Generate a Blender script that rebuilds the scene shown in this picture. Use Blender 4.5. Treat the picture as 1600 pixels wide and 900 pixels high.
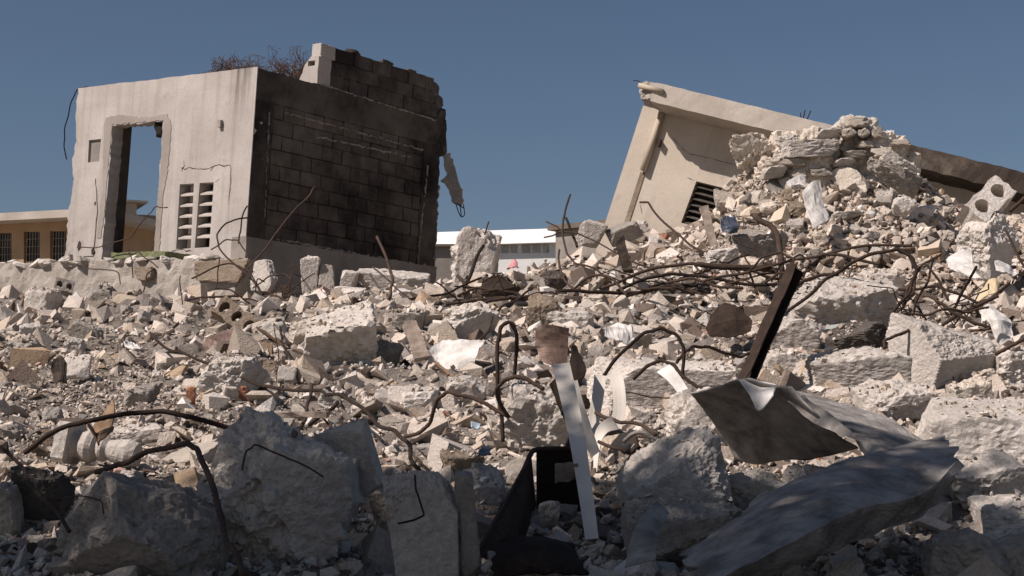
import bpy, bmesh, math, random
import numpy as np
from mathutils import Matrix, Vector, Euler
from mathutils.geometry import tessellate_polygon

for o in list(bpy.data.objects): bpy.data.objects.remove(o)
SC = bpy.context.scene
COL = SC.collection
R = math.radians

# ------------------------------------------------------------------ camera, sky, sun, exposure
F, HY, EYE = 2400.0, 660.0, 1.6            # focal length in photo pixels, horizon row, eye height
PITCH = math.atan((HY - 450) / F)
cam = bpy.data.cameras.new('camera'); cam.lens = 36 * F / 1600; cam.sensor_width = 36
cam.clip_start = 0.05; cam.clip_end = 5000
cam_o = bpy.data.objects.new('camera', cam); COL.objects.link(cam_o)
cam_o.location = (0, 0, EYE); cam_o.rotation_euler = (math.pi / 2 + PITCH, 0, 0)
SC.camera = cam_o

SUN = Vector((-0.62, -0.31, 0.76)).normalized()      # towards the sun
elev = math.asin(SUN.z); azim = math.atan2(SUN.x, SUN.y)
w = bpy.data.worlds.new('World'); SC.world = w; w.use_nodes = True
nt = w.node_tree; nt.nodes.clear()
sky = nt.nodes.new('ShaderNodeTexSky'); sky.sky_type = 'NISHITA'; sky.sun_disc = False
sky.sun_elevation = elev; sky.sun_rotation = azim
sky.altitude = 100; sky.air_density = 0.8; sky.dust_density = 1.2; sky.ozone_density = 1.5
bg = nt.nodes.new('ShaderNodeBackground'); bg.inputs['Strength'].default_value = 0.05
wo = nt.nodes.new('ShaderNodeOutputWorld')
nt.links.new(sky.outputs[0], bg.inputs[0]); nt.links.new(bg.outputs[0], wo.inputs[0])
sl = bpy.data.lights.new('sun', 'SUN'); sl.energy = 5.0; sl.angle = R(0.5); sl.color = (1.0, 0.895, 0.835)
so = bpy.data.objects.new('sun', sl); COL.objects.link(so)
so.rotation_euler = (-SUN).to_track_quat('-Z', 'Y').to_euler(); so.location = (-8, -4, 12)
SC.view_settings.view_transform = 'Standard'; SC.view_settings.look = 'None'
SC.view_settings.exposure = 0.22; SC.view_settings.gamma = 1.0

# ------------------------------------------------------------------ helpers
rng = np.random.default_rng(7)
rnd = random.Random(7)
cP, sP = math.cos(PITCH), math.sin(PITCH)

def ray(px, py):
    cx = (px - 800) / F; cy = -(py - 450) / F
    return np.array([cx, cP - cy * sP, sP + cy * cP])
def pix(px, py, d):                                   # pixel -> point at ground distance d
    r = ray(px, py); return r * (d / r[1]) + np.array([0, 0, EYE])
def proj(p):
    x, y, z = p[0], p[1], p[2] - EYE
    fw = y * cP + z * sP; up = -y * sP + z * cP
    return 800 + F * x / fw, 450 - F * up / fw

def _h(ix, iy, iz, s):
    h = (ix * 374761393 + iy * 668265263 + iz * 1274126177 + s * 974634777) & 0xffffffff
    h = ((h ^ (h >> 13)) * 1274126177) & 0xffffffff
    h = h ^ (h >> 16)
    return (h & 0xffff) / 32767.5 - 1.0
def vnoise(P, s=0):
    P = np.asarray(P, float); i = np.floor(P).astype(np.int64); f = P - i
    f = f * f * f * (f * (f * 6 - 15) + 10)
    x, y, z = i[..., 0], i[..., 1], i[..., 2]; fx, fy, fz = f[..., 0], f[..., 1], f[..., 2]
    f0 = P - i; r = 0
    for dx in (0, 1):
        for dy in (0, 1):
            for dz in (0, 1):
                X_, Y_, Z_ = x + dx, y + dy, z + dz
                gdot = _h(X_, Y_, Z_, s) * (f0[..., 0] - dx) + _h(X_, Y_, Z_, s + 101) * (f0[..., 1] - dy) + _h(X_, Y_, Z_, s + 211) * (f0[..., 2] - dz)
                r = r + gdot * (fx if dx else 1 - fx) * (fy if dy else 1 - fy) * (fz if dz else 1 - fz)
    return r * 1.7
RO = np.array(Euler((0.7, 0.5, 0.9)).to_matrix())
def fbm(P, s=0, o=4, g=0.5):
    P = np.asarray(P, float); a = 1.0; t = 0
    for k in range(o):
        t = t + a * vnoise(P * (2.03 ** k) + 17.3 * k, s + k); a *= g; P = P @ RO.T
    return t

def tag(o, label=None, cat=None, group=None, kind=None):
    if label: o['label'] = label
    if cat: o['category'] = cat
    if group: o['group'] = group
    if kind: o['kind'] = kind
    return o
def link(name, me, parent=None, **k):
    o = bpy.data.objects.new(name, me); COL.objects.link(o)
    if parent is not None: o.parent = parent
    return tag(o, **k)
def mesh(name, v, f, mat, smooth=False):
    me = bpy.data.meshes.new(name)
    me.from_pydata([tuple(map(float, p)) for p in v], [], [tuple(map(int, q)) for q in f])
    if mat: me.materials.append(mat)
    if smooth: me.polygons.foreach_set('use_smooth', [True] * len(me.polygons))
    me.update(); return me
def add(name, v, f, mat, parent=None, smooth=False, **k):
    return link(name, mesh(name, v, f, mat, smooth), parent, **k)
def empty(name, loc=(0, 0, 0), rot=(0, 0, 0), **k):
    o = bpy.data.objects.new(name, None); COL.objects.link(o); o.empty_display_size = 0.1
    o.location = loc; o.rotation_euler = rot
    return tag(o, **k)
def box(x0, x1, y0, y1, z0, z1):
    v = [(x, y, z) for z in (z0, z1) for y in (y0, y1) for x in (x0, x1)]
    f = [(0, 2, 3, 1), (4, 5, 7, 6), (0, 1, 5, 4), (2, 6, 7, 3), (0, 4, 6, 2), (1, 3, 7, 5)]
    return v, f
def join(*parts):
    V, Fc = [], []
    for v, f in parts:
        n = len(V); V += [tuple(p) for p in v]; Fc += [tuple(i + n for i in q) for q in f]
    return V, Fc
def plate(outline, holes, t, conv):
    """polygon with holes in 2D, thickness t; conv(a, b, depth) -> 3D"""
    loops = [list(outline)] + [list(h) for h in holes]
    flat = [p for l in loops for p in l]; n = len(flat)
    tris = tessellate_polygon([[Vector((p[0], p[1], 0)) for p in l] for l in loops])
    v = [conv(a, b, 0) for a, b in flat] + [conv(a, b, t) for a, b in flat]
    f = [tuple(q) for q in tris] + [(q[0] + n, q[2] + n, q[1] + n) for q in tris]
    k = 0
    for l in loops:
        m = len(l)
        for i in range(m):
            a, b = k + i, k + (i + 1) % m; f.append((a, b, b + n, a + n))
        k += m
    return v, f
def fixn(o):
    bm = bmesh.new(); bm.from_mesh(o.data); bmesh.ops.recalc_face_normals(bm, faces=bm.faces)
    bm.to_mesh(o.data); bm.free(); return o
def catmull(P, n=6):
    P = [np.array(p, float) for p in P]
    if len(P) < 3:
        return [P[0] + (P[-1] - P[0]) * t for t in np.linspace(0, 1, n + 1)]
    Q = [2 * P[0] - P[1]] + P + [2 * P[-1] - P[-2]]; out = []
    for i in range(1, len(Q) - 2):
        a, b, c, d = Q[i - 1:i + 3]
        for t in np.arange(n) / n:
            out.append(0.5 * (2 * b + (c - a) * t + (2 * a - 5 * b + 4 * c - d) * t * t + (3 * b - a - 3 * c + d) * t ** 3))
    out.append(P[-1]); return out
def frames(pts):
    T = [pts[min(i + 1, len(pts) - 1)] - pts[max(i - 1, 0)] for i in range(len(pts))]
    T = [t / (np.linalg.norm(t) + 1e-9) for t in T]
    u = np.cross(T[0], [0.3, 0.2, 0.93]); u /= np.linalg.norm(u); out = []
    for t in T:
        u = u - t * np.dot(u, t); u /= np.linalg.norm(u) + 1e-9
        out.append((t, u, np.cross(t, u)))
    return out
def tube(pts, r, sides=8, taper=1.0, ribs=False):
    pts = [np.array(p, float) for p in pts]; fr = frames(pts); n = len(pts); v, f = [], []
    for i, (p, (t, a, b)) in enumerate(zip(pts, fr)):
        rr = r * (1 + (taper - 1) * i / (n - 1))
        if ribs and i % 2: rr *= 1.13
        for k in range(sides):
            th = 2 * math.pi * k / sides
            v.append(p + rr * (math.cos(th) * a + math.sin(th) * b))
    for i in range(n - 1):
        for k in range(sides):
            k2 = (k + 1) % sides
            f.append((i * sides + k, i * sides + k2, (i + 1) * sides + k2, (i + 1) * sides + k))
    f.append(tuple(range(sides))[::-1]); f.append(tuple((n - 1) * sides + k for k in range(sides)))
    return v, f

# ------------------------------------------------------------------ materials
MAT = {}
class NG:
    def __init__(s, name):
        s.m = bpy.data.materials.new(name); s.m.use_nodes = True; s.t = s.m.node_tree
        s.b = s.t.nodes['Principled BSDF']; MAT[name] = s.m
        s.b.inputs['Specular IOR Level'].default_value = 0.25
    def n(s, typ, **k):
        x = s.t.nodes.new('ShaderNode' + typ)
        for a, b in k.items():
            if a in x.inputs: x.inputs[a].default_value = b
            else: setattr(x, a, b)
        return x
    def l(s, a, b): s.t.links.new(a, b)
    def coord(s, kind='Object', scale=(1, 1, 1)):
        c = s.n('TexCoord'); mp = s.n('Mapping'); mp.inputs['Scale'].default_value = scale
        s.l(c.outputs[kind], mp.inputs[0]); return mp.outputs[0]
    def noise(s, co, scale, detail=6, rough=0.6):
        x = s.n('TexNoise'); x.inputs['Scale'].default_value = scale; x.inputs['Detail'].default_value = detail
        x.inputs['Roughness'].default_value = rough; s.l(co, x.inputs['Vector']); return x.outputs['Fac']
    def ramp(s, fac, stops):
        x = s.n('ValToRGB'); e = x.color_ramp.elements
        while len(e) < len(stops): e.new(0.5)
        for i, (p, c) in enumerate(stops):
            e[i].position = p; e[i].color = (c, c, c, 1) if isinstance(c, (int, float)) else (*c, 1)
        s.l(fac, x.inputs[0]); return x.outputs[0]
    def math(s, op, a, b):
        x = s.n('Math'); x.operation = op
        for i, val in enumerate((a, b)):
            if isinstance(val, (int, float)): x.inputs[i].default_value = val
            else: s.l(val, x.inputs[i])
        return x.outputs[0]
    def bump(s, h, strength=0.5, dist=0.02, prev=None):
        x = s.n('Bump'); x.inputs['Strength'].default_value = strength; x.inputs['Distance'].default_value = dist
        s.l(h, x.inputs['Height'])
        if prev is not None: s.l(prev, x.inputs['Normal'])
        return x.outputs[0]
    def done(s, col, rough=0.9, normal=None, metal=0.0):
        if isinstance(col, tuple): s.b.inputs['Base Color'].default_value = (*col, 1)
        else: s.l(col, s.b.inputs['Base Color'])
        if isinstance(rough, (int, float)): s.b.inputs['Roughness'].default_value = rough
        else: s.l(rough, s.b.inputs['Roughness'])
        s.b.inputs['Metallic'].default_value = metal
        if normal is not None: s.l(normal, s.b.inputs['Normal'])
        return s.m
# Mix node sockets are duplicated by type; address the colour ones by index
def _mix(s, fac, a, b, mode='MIX'):
    x = s.n('Mix'); x.data_type = 'RGBA'; x.blend_type = mode
    for idx, val in ((0, fac), (6, a), (7, b)):
        sock = x.inputs[idx]
        if isinstance(val, tuple): sock.default_value = (*val, 1)
        elif isinstance(val, (int, float)): sock.default_value = val if idx == 0 else (val, val, val, 1)
        else: s.l(val, sock)
    return x.outputs[2]
NG.mix = _mix

def concrete(name, lo, hi, spot=(0.10, 0.085, 0.07), scale=1.0, bumpd=0.012, vary=0.22, stain=0.30, attr=None):
    g = NG(name); co = g.coord('Object')
    big = g.noise(co, 2.2 * scale, 5, 0.6); fine = g.noise(co, 38 * scale, 8, 0.7); mid = g.noise(co, 11 * scale, 6, 0.65)
    col = g.ramp(big, [(0.3, lo), (0.68, hi)])
    col = g.mix(g.ramp(mid, [(0.56, 0.0), (0.72, stain)]), col, spot)
    col = g.mix(g.ramp(fine, [(0.35, 0.45), (0.6, 0.0)]), col, tuple(0.55 * c for c in lo))
    oi = g.n('ObjectInfo')
    col = g.mix(1.0, col, g.ramp(oi.outputs['Random'], [(0.0, 1 - vary), (1.0, 1.0 + 0.15 * vary)]), 'MULTIPLY')
    if attr:
        at = g.n('Attribute'); at.attribute_name = attr
        col = g.mix(1.0, col, at.outputs['Color'], 'MULTIPLY')
    vo = g.n('TexVoronoi'); vo.inputs['Scale'].default_value = 46 * scale; g.l(co, vo.inputs['Vector'])
    nb = g.bump(mid, 0.4, bumpd * 1.8); nb = g.bump(vo.outputs['Distance'], 0.35, bumpd * 0.8, nb); nb = g.bump(fine, 0.9, bumpd * 1.3, nb)
    return g.done(col, 0.93, nb)
concrete('conc_pale', (0.52, 0.465, 0.41), (0.74, 0.68, 0.615))
concrete('conc_cream', (0.55, 0.475, 0.39), (0.75, 0.67, 0.575), spot=(0.2, 0.15, 0.09))
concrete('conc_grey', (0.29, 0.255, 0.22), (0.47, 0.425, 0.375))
concrete('conc_tan', (0.20, 0.15, 0.105), (0.40, 0.325, 0.25), spot=(0.08, 0.06, 0.04))
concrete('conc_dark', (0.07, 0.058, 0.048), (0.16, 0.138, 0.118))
concrete('brick_red', (0.36, 0.15, 0.085), (0.50, 0.25, 0.16), vary=0.3)
concrete('terrain_shaded_dust', (0.20, 0.165, 0.138), (0.40, 0.35, 0.305), scale=1.4, bumpd=0.03, vary=0)  # dust colour darkened so the gaps between stones look shaded
concrete('ground_dust', (0.26, 0.225, 0.185), (0.40, 0.35, 0.295), scale=0.3, bumpd=0.03, vary=0)
concrete('rubble', (0.80, 0.76, 0.71), (1.0, 0.98, 0.95), spot=(0.45, 0.38, 0.31), scale=2.0, bumpd=0.01, vary=0, attr='tone')

def plaster(name, lo, hi, streak=0.5, streak_col=(0.09, 0.07, 0.055), base_dirt=None):
    g = NG(name); co = g.coord('Object'); cs = g.coord('Object', (5.5, 5.5, 0.42))
    big = g.noise(co, 1.3, 5, 0.55); st = g.noise(cs, 1.0, 6, 0.65); fine = g.noise(co, 26, 7, 0.7); mid = g.noise(co, 5.5, 6, 0.6)
    col = g.ramp(big, [(0.32, lo), (0.66, hi)])
    col = g.mix(g.ramp(st, [(0.56, 0.0), (0.80, streak)]), col, streak_col)
    col = g.mix(g.ramp(mid, [(0.60, 0.0), (0.78, 0.4)]), col, tuple(0.5 * c for c in lo))
    col = g.mix(g.ramp(fine, [(0.33, 0.22), (0.55, 0.0)]), col, tuple(0.6 * c for c in lo))
    nb = g.bump(mid, 0.25, 0.02); nb = g.bump(fine, 0.35, 0.006, nb)
    return g.done(col, 0.9, nb)
plaster('plaster_white', (0.37, 0.325, 0.29), (0.49, 0.44, 0.40), streak=.6)
plaster('plaster_cream', (0.45, 0.385, 0.315), (0.54, 0.475, 0.395), streak=0.45, streak_col=(0.22, 0.175, 0.135))
plaster('plaster_grey', (0.19, 0.17, 0.15), (0.32, 0.285, 0.25), streak=0.35)
plaster('roof_edge', (0.38, 0.335, 0.285), (0.50, 0.45, 0.39), streak=0.35)
plaster('orange_paint', (0.34, 0.225, 0.130), (0.43, 0.29, 0.175), streak=0.3)
plaster('roof_brown', (0.12, 0.095, 0.075), (0.20, 0.16, 0.125), streak=0.5)
plaster('white_metal_wall', (0.66, 0.65, 0.63), (0.74, 0.73, 0.71), streak=0.08)
plaster('fresh_mortar', (0.24, 0.21, 0.185), (0.34, 0.30, 0.265), streak=0.2)

def front_plaster():
    g = NG('plaster_front'); co = g.coord('Object'); cs = g.coord('Object', (7.0, 7.0, 0.35)); sep = g.n('SeparateXYZ'); tc = g.n('TexCoord'); g.l(tc.outputs['Object'], sep.inputs[0])
    big = g.noise(co, 1.1, 5, 0.6); st = g.noise(cs, 1.0, 6, 0.65); fine = g.noise(co, 26, 7, 0.7); mid = g.noise(co, 4.5, 7, 0.65)
    col = g.ramp(big, [(0.3, (0.335, 0.30, 0.272)), (0.68, (0.47, 0.43, 0.398))])
    col = g.mix(g.ramp(st, [(0.50, 0.0), (0.75, 0.45)]), col, (0.19, 0.155, 0.13))
    xr = g.ramp(g.math('ABSOLUTE', g.math('ADD', sep.outputs['X'], 0.30), 0.0), [(0.05, 1.0), (0.30, 0.0)])          # rain streaks below the roof edge by the corner
    zr = g.ramp(g.math('SUBTRACT', 3.45, sep.outputs['Z']), [(0.0, 1.0), (0.95, 0.0)])
    k = g.math('MULTIPLY', g.math('MULTIPLY', xr, zr), g.ramp(st, [(0.38, 0.0), (0.58, 1.0)]))
    col = g.mix(k, col, (0.085, 0.068, 0.056))
    xl = g.ramp(g.math('ADD', sep.outputs['X'], 3.95), [(0.0, 1.0), (1.0, 0.0)]); zl_ = g.ramp(g.math('SUBTRACT', sep.outputs['Z'], 0.7), [(0.0, 1.0), (0.9, 0.0)])   # scorched lower left
    k2 = g.math('MULTIPLY', g.math('MULTIPLY', xl, zl_), g.ramp(mid, [(0.40, 0.0), (0.66, 0.85)])); col = g.mix(k2, col, (0.12, 0.095, 0.078))
    col = g.mix(g.ramp(mid, [(0.58, 0.0), (0.76, 0.45)]), col, (0.22, 0.185, 0.16)); col = g.mix(g.ramp(fine, [(0.33, 0.25), (0.55, 0.0)]), col, (0.22, 0.19, 0.17))
    nb = g.bump(mid, 0.3, 0.025); nb = g.bump(fine, 0.45, 0.007, nb); return g.done(col, 0.92, nb)
front_plaster()
def soot(name, dark, light, proud=0.02):
    g = NG(name); co = g.coord('Object'); geo = g.n('NewGeometry')
    mp = g.n('Mapping'); mp.inputs['Scale'].default_value = (1, 1, 1); g.l(geo.outputs['Position'], mp.inputs[0])
    wp = mp.outputs[0]
    big = g.noise(wp, 0.75, 4, 0.55); mid = g.noise(wp, 4.0, 6, 0.65); fine = g.noise(co, 30, 7, 0.7)
    oi = g.n('ObjectInfo')
    k = g.math('ADD', g.math('MULTIPLY', big, 1.0), g.math('MULTIPLY', g.math('SUBTRACT', oi.outputs['Random'], 0.5), 0.11))
    k = g.math('ADD', k, g.math('MULTIPLY', g.math('SUBTRACT', mid, 0.5), 0.55))
    col = g.ramp(k, [(0.34, dark), (0.84, light)])
    col = g.mix(g.ramp(fine, [(0.62, 0.0), (0.8, 0.5)]), col, tuple(min(1, 2.2 * c) for c in light))
    nb = g.bump(mid, 0.3, 0.03); nb = g.bump(fine, 0.6, proud, nb)
    return g.done(col, 0.95, nb)
soot('soot_block', (0.024, 0.0195, 0.0165), (0.185, 0.155, 0.132))
soot('soot_beam', (0.020, 0.016, 0.0135), (0.150, 0.125, 0.106))
soot('soot_mortar', (0.012, 0.010, 0.008), (0.08, 0.066, 0.056))
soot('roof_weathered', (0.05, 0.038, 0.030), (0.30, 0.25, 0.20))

def rust(name, a, b, rough=0.92):
    g = NG(name); co = g.coord('Object'); n1 = g.noise(co, 9, 6, 0.7); n2 = g.noise(co, 70, 6, 0.7)
    col = g.ramp(n1, [(0.3, a), (0.7, b)]); oi = g.n('ObjectInfo')
    col = g.mix(g.ramp(n2, [(0.55, 0.0), (0.75, 0.6)]), col, (0.11, 0.062, 0.040))
    col = g.mix(1.0, col, g.ramp(oi.outputs['Random'], [(0, 0.6), (1, 1.5)]), 'MULTIPLY')
    return g.done(col, rough, g.bump(n2, 0.5, 0.004), 0.25)
rust('rust', (0.030, 0.020, 0.0155), (0.068, 0.046, 0.035))
rust('rust_dark', (0.018, 0.013, 0.010), (0.048, 0.031, 0.023))
rust('rust_sheet', (0.07, 0.042, 0.031), (0.19, 0.135, 0.11), 0.6)

def cloth(name, a, b, rough=0.8, bumps=0.3, scale=6):
    g = NG(name); co = g.coord('Object'); n1 = g.noise(co, scale, 6, 0.65); n2 = g.noise(co, scale * 9, 6, 0.7)
    col = g.ramp(n1, [(0.35, a), (0.65, b)])
    col = g.mix(g.ramp(n2, [(0.6, 0), (0.8, 0.35)]), col, tuple(0.5 * c for c in a))
    return g.done(col, rough, g.bump(n1, bumps, 0.02, g.bump(n2, 0.3, 0.004)))
cloth('canvas', (0.12, 0.107, 0.096), (0.33, 0.305, 0.282), scale=9, bumps=.2)
cloth('ribbon', (0.50, 0.455, 0.395), (0.62, 0.57, 0.505), 0.55, 0.1, 3)
cloth('white_sheet', (0.46, 0.43, 0.395), (0.68, 0.655, 0.62), 0.6, 0.25, 12)
cloth('tan_sheet', (0.42, 0.33, 0.20), (0.55, 0.45, 0.30), 0.7)
cloth('brown_cloth', (0.10, 0.062, 0.035), (0.24, 0.16, 0.095), 0.8)
cloth('blue_plastic', (0.018, 0.023, 0.036), (0.06, 0.073, 0.10), 0.4)
cloth('pale_blue_plastic', (0.30, 0.38, 0.43), (0.40, 0.48, 0.52), 0.4)
cloth('pink_plastic', (0.5, 0.22, 0.22), (0.6, 0.3, 0.3), 0.5)
cloth('wood_grey', (0.16, 0.125, 0.10), (0.32, 0.26, 0.215), 0.85, 0.5, 14)
cloth('wood_dark', (0.025, 0.018, 0.013), (0.065, 0.047, 0.035), 0.85, 0.6, 14)
cloth('dry_twig', (0.07, 0.04, 0.026), (0.16, 0.10, 0.066), 0.9)
cloth('moss', (0.10, 0.115, 0.055), (0.20, 0.205, 0.12), 0.95, 0.6, 12)
g = NG('dark_glass'); g.done((0.025, 0.026, 0.028), 0.2)
g = NG('window_glass'); g.done((0.10, 0.11, 0.115), 0.15)
g = NG('crack_dark'); g.done((0.03, 0.024, 0.02), 1.0)
g = NG('pipe_paint'); g.done((0.42, 0.355, 0.27), 0.7)

# ------------------------------------------------------------------ rubble mound: height field
D_TAB = np.array([-6, 0, 1.2, 2.4, 3.5, 4.8, 6.0, 7.8, 9.6, 12.0, 13.8])
Z_NEAR = np.array([0.0, 0.25, 0.55])
def elev_tan(y):
    cy = -(np.asarray(y, float) - 450) / F
    return (sP + cy * cP) / (cP - cy * sP)
Y_TAB = np.array([1430, 1060, 860, 745, 645, 572, 507, 478])
Z_TAB = np.r_[Z_NEAR, EYE + elev_tan(Y_TAB) * D_TAB[3:]]
RP = np.array([-300, 0, 200, 430, 520, 640, 720, 800, 900, 1000, 1070, 1110, 1150, 1210, 1270, 1340, 1400, 1450, 1495, 1600, 1900])
RY = np.array([476, 472, 472, 480, 468, 450, 450, 432, 402, 382, 368, 332, 284, 252, 240, 240, 254, 286, 326, 345, 360])
RD = np.array([18.5, 18.5, 18.5, 19.3, 20, 19.5, 18.5, 18, 18, 18, 17.8, 17.5, 17.3, 17.2, 17.2, 17.2, 17.2, 17, 16.8, 16.6, 16.5])
def H(X, Y):
    X = np.asarray(X, float); Y = np.asarray(Y, float)
    p = 800 + F * X / np.maximum(Y, 1.0)
    dr = np.interp(p, RP, RD); zr = EYE + elev_tan(np.interp(p, RP, RY)) * dr
    zb = np.interp(Y, D_TAB, Z_TAB)
    s0 = np.interp(p, [0, 1000, 1200, 1450, 1600], [13.8, 13.8, 14.2, 14.2, 13.0])
    t = np.clip((Y - np.minimum(s0, 13.8)) / (dr - np.minimum(s0, 13.8)), 0, 1)
    heap = np.clip((p - 1060) / 80, 0, 1) * np.clip((1640 - p) / 100, 0, 1)
    ts = t * (1 - heap) + heap * np.clip((Y - 14.6) / (dr - 14.6), 0, 1) ** 0.9
    z0 = np.interp(np.minimum(Y, 13.8), D_TAB, Z_TAB)
    z = np.where(Y > 13.8, z0 + (zr - z0) * ts, zb)
    fall = np.clip((Y - 25.0) / 6.0, 0, 1)
    z = z * (1 - fall) - 0.3 * fall
    lat = np.clip((np.abs(X) - 0.36 * np.maximum(Y, 3) - 1.5) / 5.0, 0, 1)
    return z * (1 - lat) - 0.3 * lat
DM = np.arange(2.2, 24.0, 0.02)
def hit(px, py):
    r = ray(px, py); P = r[None] * (DM / r[1])[:, None]
    k = np.nonzero(P[:, 2] + EYE < H(P[:, 0], P[:, 1]))[0]
    return float(DM[k[0]]) if len(k) else 19.0

def Hn(X, Y):                                        # with lumps
    P = np.stack([X, Y, np.zeros_like(X)], -1); d = np.maximum(Y, 1.0)
    a = np.clip(d / 9, 0.3, 1.4)
    return H(X, Y) + a * (0.085 * fbm(P * 1.5, 3, 5, .55) + 0.03 * np.abs(fbm(P * 6, 9, 3)) - 0.03)

nr, nc = 460, 420
dd = np.r_[np.linspace(-5, 1.0, 12)[:-1], np.geomspace(1.0, 32, nr)]; nr = len(dd)
aa = np.linspace(-0.62, 0.62, nc)
Yg = np.repeat(dd[:, None], nc, 1); Xg = aa[None] * (np.maximum(Yg, 1.0) + 6.0) * 1.0
Zg = Hn(Xg, Yg)
me = bpy.data.meshes.new('rubble_mound')
ii = np.arange(nr * nc).reshape(nr, nc)
quads = np.stack([ii[:-1, :-1], ii[:-1, 1:], ii[1:, 1:], ii[1:, :-1]], -1).reshape(-1, 4)
def big_mesh(me, V, Fa, k):
    me.vertices.add(len(V)); me.vertices.foreach_set('co', np.asarray(V, np.float32).ravel())
    me.loops.add(Fa.size); me.loops.foreach_set('vertex_index', Fa.ravel().astype(np.int32))
    me.polygons.add(len(Fa)); me.polygons.foreach_set('loop_start', np.arange(0, Fa.size, k, dtype=np.int32))
    try: me.polygons.foreach_set('loop_total', np.full(len(Fa), k, np.int32))
    except Exception: pass
    me.update(calc_edges=True); me.shade_flat()
big_mesh(me, np.stack([Xg, Yg, Zg], -1).reshape(-1, 3), quads, 4)
me.materials.append(MAT['terrain_shaded_dust']); link('rubble_mound_terrain', me, kind='structure')
add('ground', [(-2500, -2500, -0.32), (2500, -2500, -0.32), (2500, 2500, -0.32), (-2500, 2500, -0.32)], [(0, 1, 2, 3)], MAT['ground_dust'], kind='structure')

# ------------------------------------------------------------------ chunk generator
_ico = {}
def ico(sub):
    if sub not in _ico:
        bm = bmesh.new(); bmesh.ops.create_icosphere(bm, subdivisions=sub, radius=1)
        V = np.array([v.co[:] for v in bm.verts]); V /= np.linalg.norm(V, axis=1)[:, None]
        Fc = np.array([[v.index for v in f.verts] for f in bm.faces]); bm.free(); _ico[sub] = (V, Fc)
    return _ico[sub]
def chunk(seed, dims, cuts=9, rough=0.05, sub=4, boxy=0.6, smooth_faces=3):
    """broken lump inside a box of size dims: flat cast faces, rough fractured faces"""
    r = np.random.default_rng(seed); V, Fc = ico(sub); h = np.array(dims) / 2
    U = V * h; L = np.linalg.norm(U, axis=1); U = U / L[:, None]
    N, Dk, S = [], [], []
    for ax in range(3):
        for s in (-1, 1):
            n = np.zeros(3); n[ax] = s; n += r.normal(0, (1 - boxy) * 0.28, 3); n /= np.linalg.norm(n)
            N.append(n); Dk.append(np.sum(np.abs(n) * h) * (0.80 if boxy < 0.5 else 0.86) if False else abs(n[ax]) * h[ax]); S.append(0.25 if len(S) < smooth_faces else 0.7)
    for _ in range(cuts):
        n = r.normal(0, 1, 3); n /= np.linalg.norm(n); sup = np.sum(np.abs(n) * h)
        N.append(n); Dk.append(sup * r.uniform(0.58, 0.86) * (0.9 + 0.1 * boxy)); S.append(1.0)
    N = np.array(N); Dk = np.array(Dk); S = np.array(S)
    dot = U @ N.T; t = np.where(dot > 1e-3, Dk[None] / np.maximum(dot, 1e-3), 1e9)
    k = np.argmin(t, 1); rad = t[np.arange(len(U)), k]; P = U * rad[:, None]
    m = float(np.min(h)) * 2; sc = 1.0 / m; o = r.uniform(-50, 50, 3)
    n1 = .85 * fbm(P * sc * 3.6 + o, seed % 97, 7, 0.66); n2 = np.abs(fbm(P * sc * 4 + o, seed % 89 + 5, 4, 0.65)) * np.clip(S[k] * 1.6 - .5, 0, 1)
    disp = rough * m * S[k] * (1.0 * n1 - 0.55 * n2 + 0.1)
    P = P + N[k] * disp[:, None] * 0.7 + U * (disp * 0.3)[:, None]
    return P, Fc
def put(o, px, py, d, yaw=0, tilt=0, roll=0, off=(0, 0, 0)):
    o.location = pix(px, py, d) + np.array(off); o.rotation_euler = (R(tilt), R(roll), R(yaw)); return o

BIG = []
HERO = []       # screen boxes of hand-placed pieces, so that scattered ones keep clear
def piece(name, label, cat, x0, x1, y0, y1, mat, kind='rock', yaw=0, tilt=14, roll=0, asp=0.8, d=None, rough=None, seed=None, sub=4, cuts=None, sink=0.0, group=None):
    cx = (x0 + x1) / 2; wpx, hpx = x1 - x0, y1 - y0
    if d is None: d = hit(cx, y1 - 0.10 * hpx)
    W = wpx * d / F; Hh = hpx * d / F
    seed = seed if seed is not None else int(x0 * 7 + y0 * 13)
    P = dict(rock=dict(cuts=11, rough=0.085, boxy=0.25), block=dict(cuts=8, rough=0.075, boxy=0.82), slab=dict(cuts=10, rough=0.10, boxy=0.78), shard=dict(cuts=7, rough=0.05, boxy=0.4))[kind].copy()
    if rough is not None: P['rough'] = rough
    if cuts is not None: P['cuts'] = cuts
    if sub == 4 and wpx > 62: sub = 5
    v, f = chunk(seed, (W * 1.04, W * asp, Hh * 1.04), sub=sub, **P)
    o = add(name, v, f, MAT[mat], label=label, cat=cat, group=group)
    put(o, cx, (y0 + y1) / 2, d + W * asp * 0.25, yaw, tilt, roll, (0, 0, -sink))
    if wpx > 42 and d < 17: BIG.append(o)
    HERO.append((x0, x1, y0, y1, label)); return o
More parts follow.
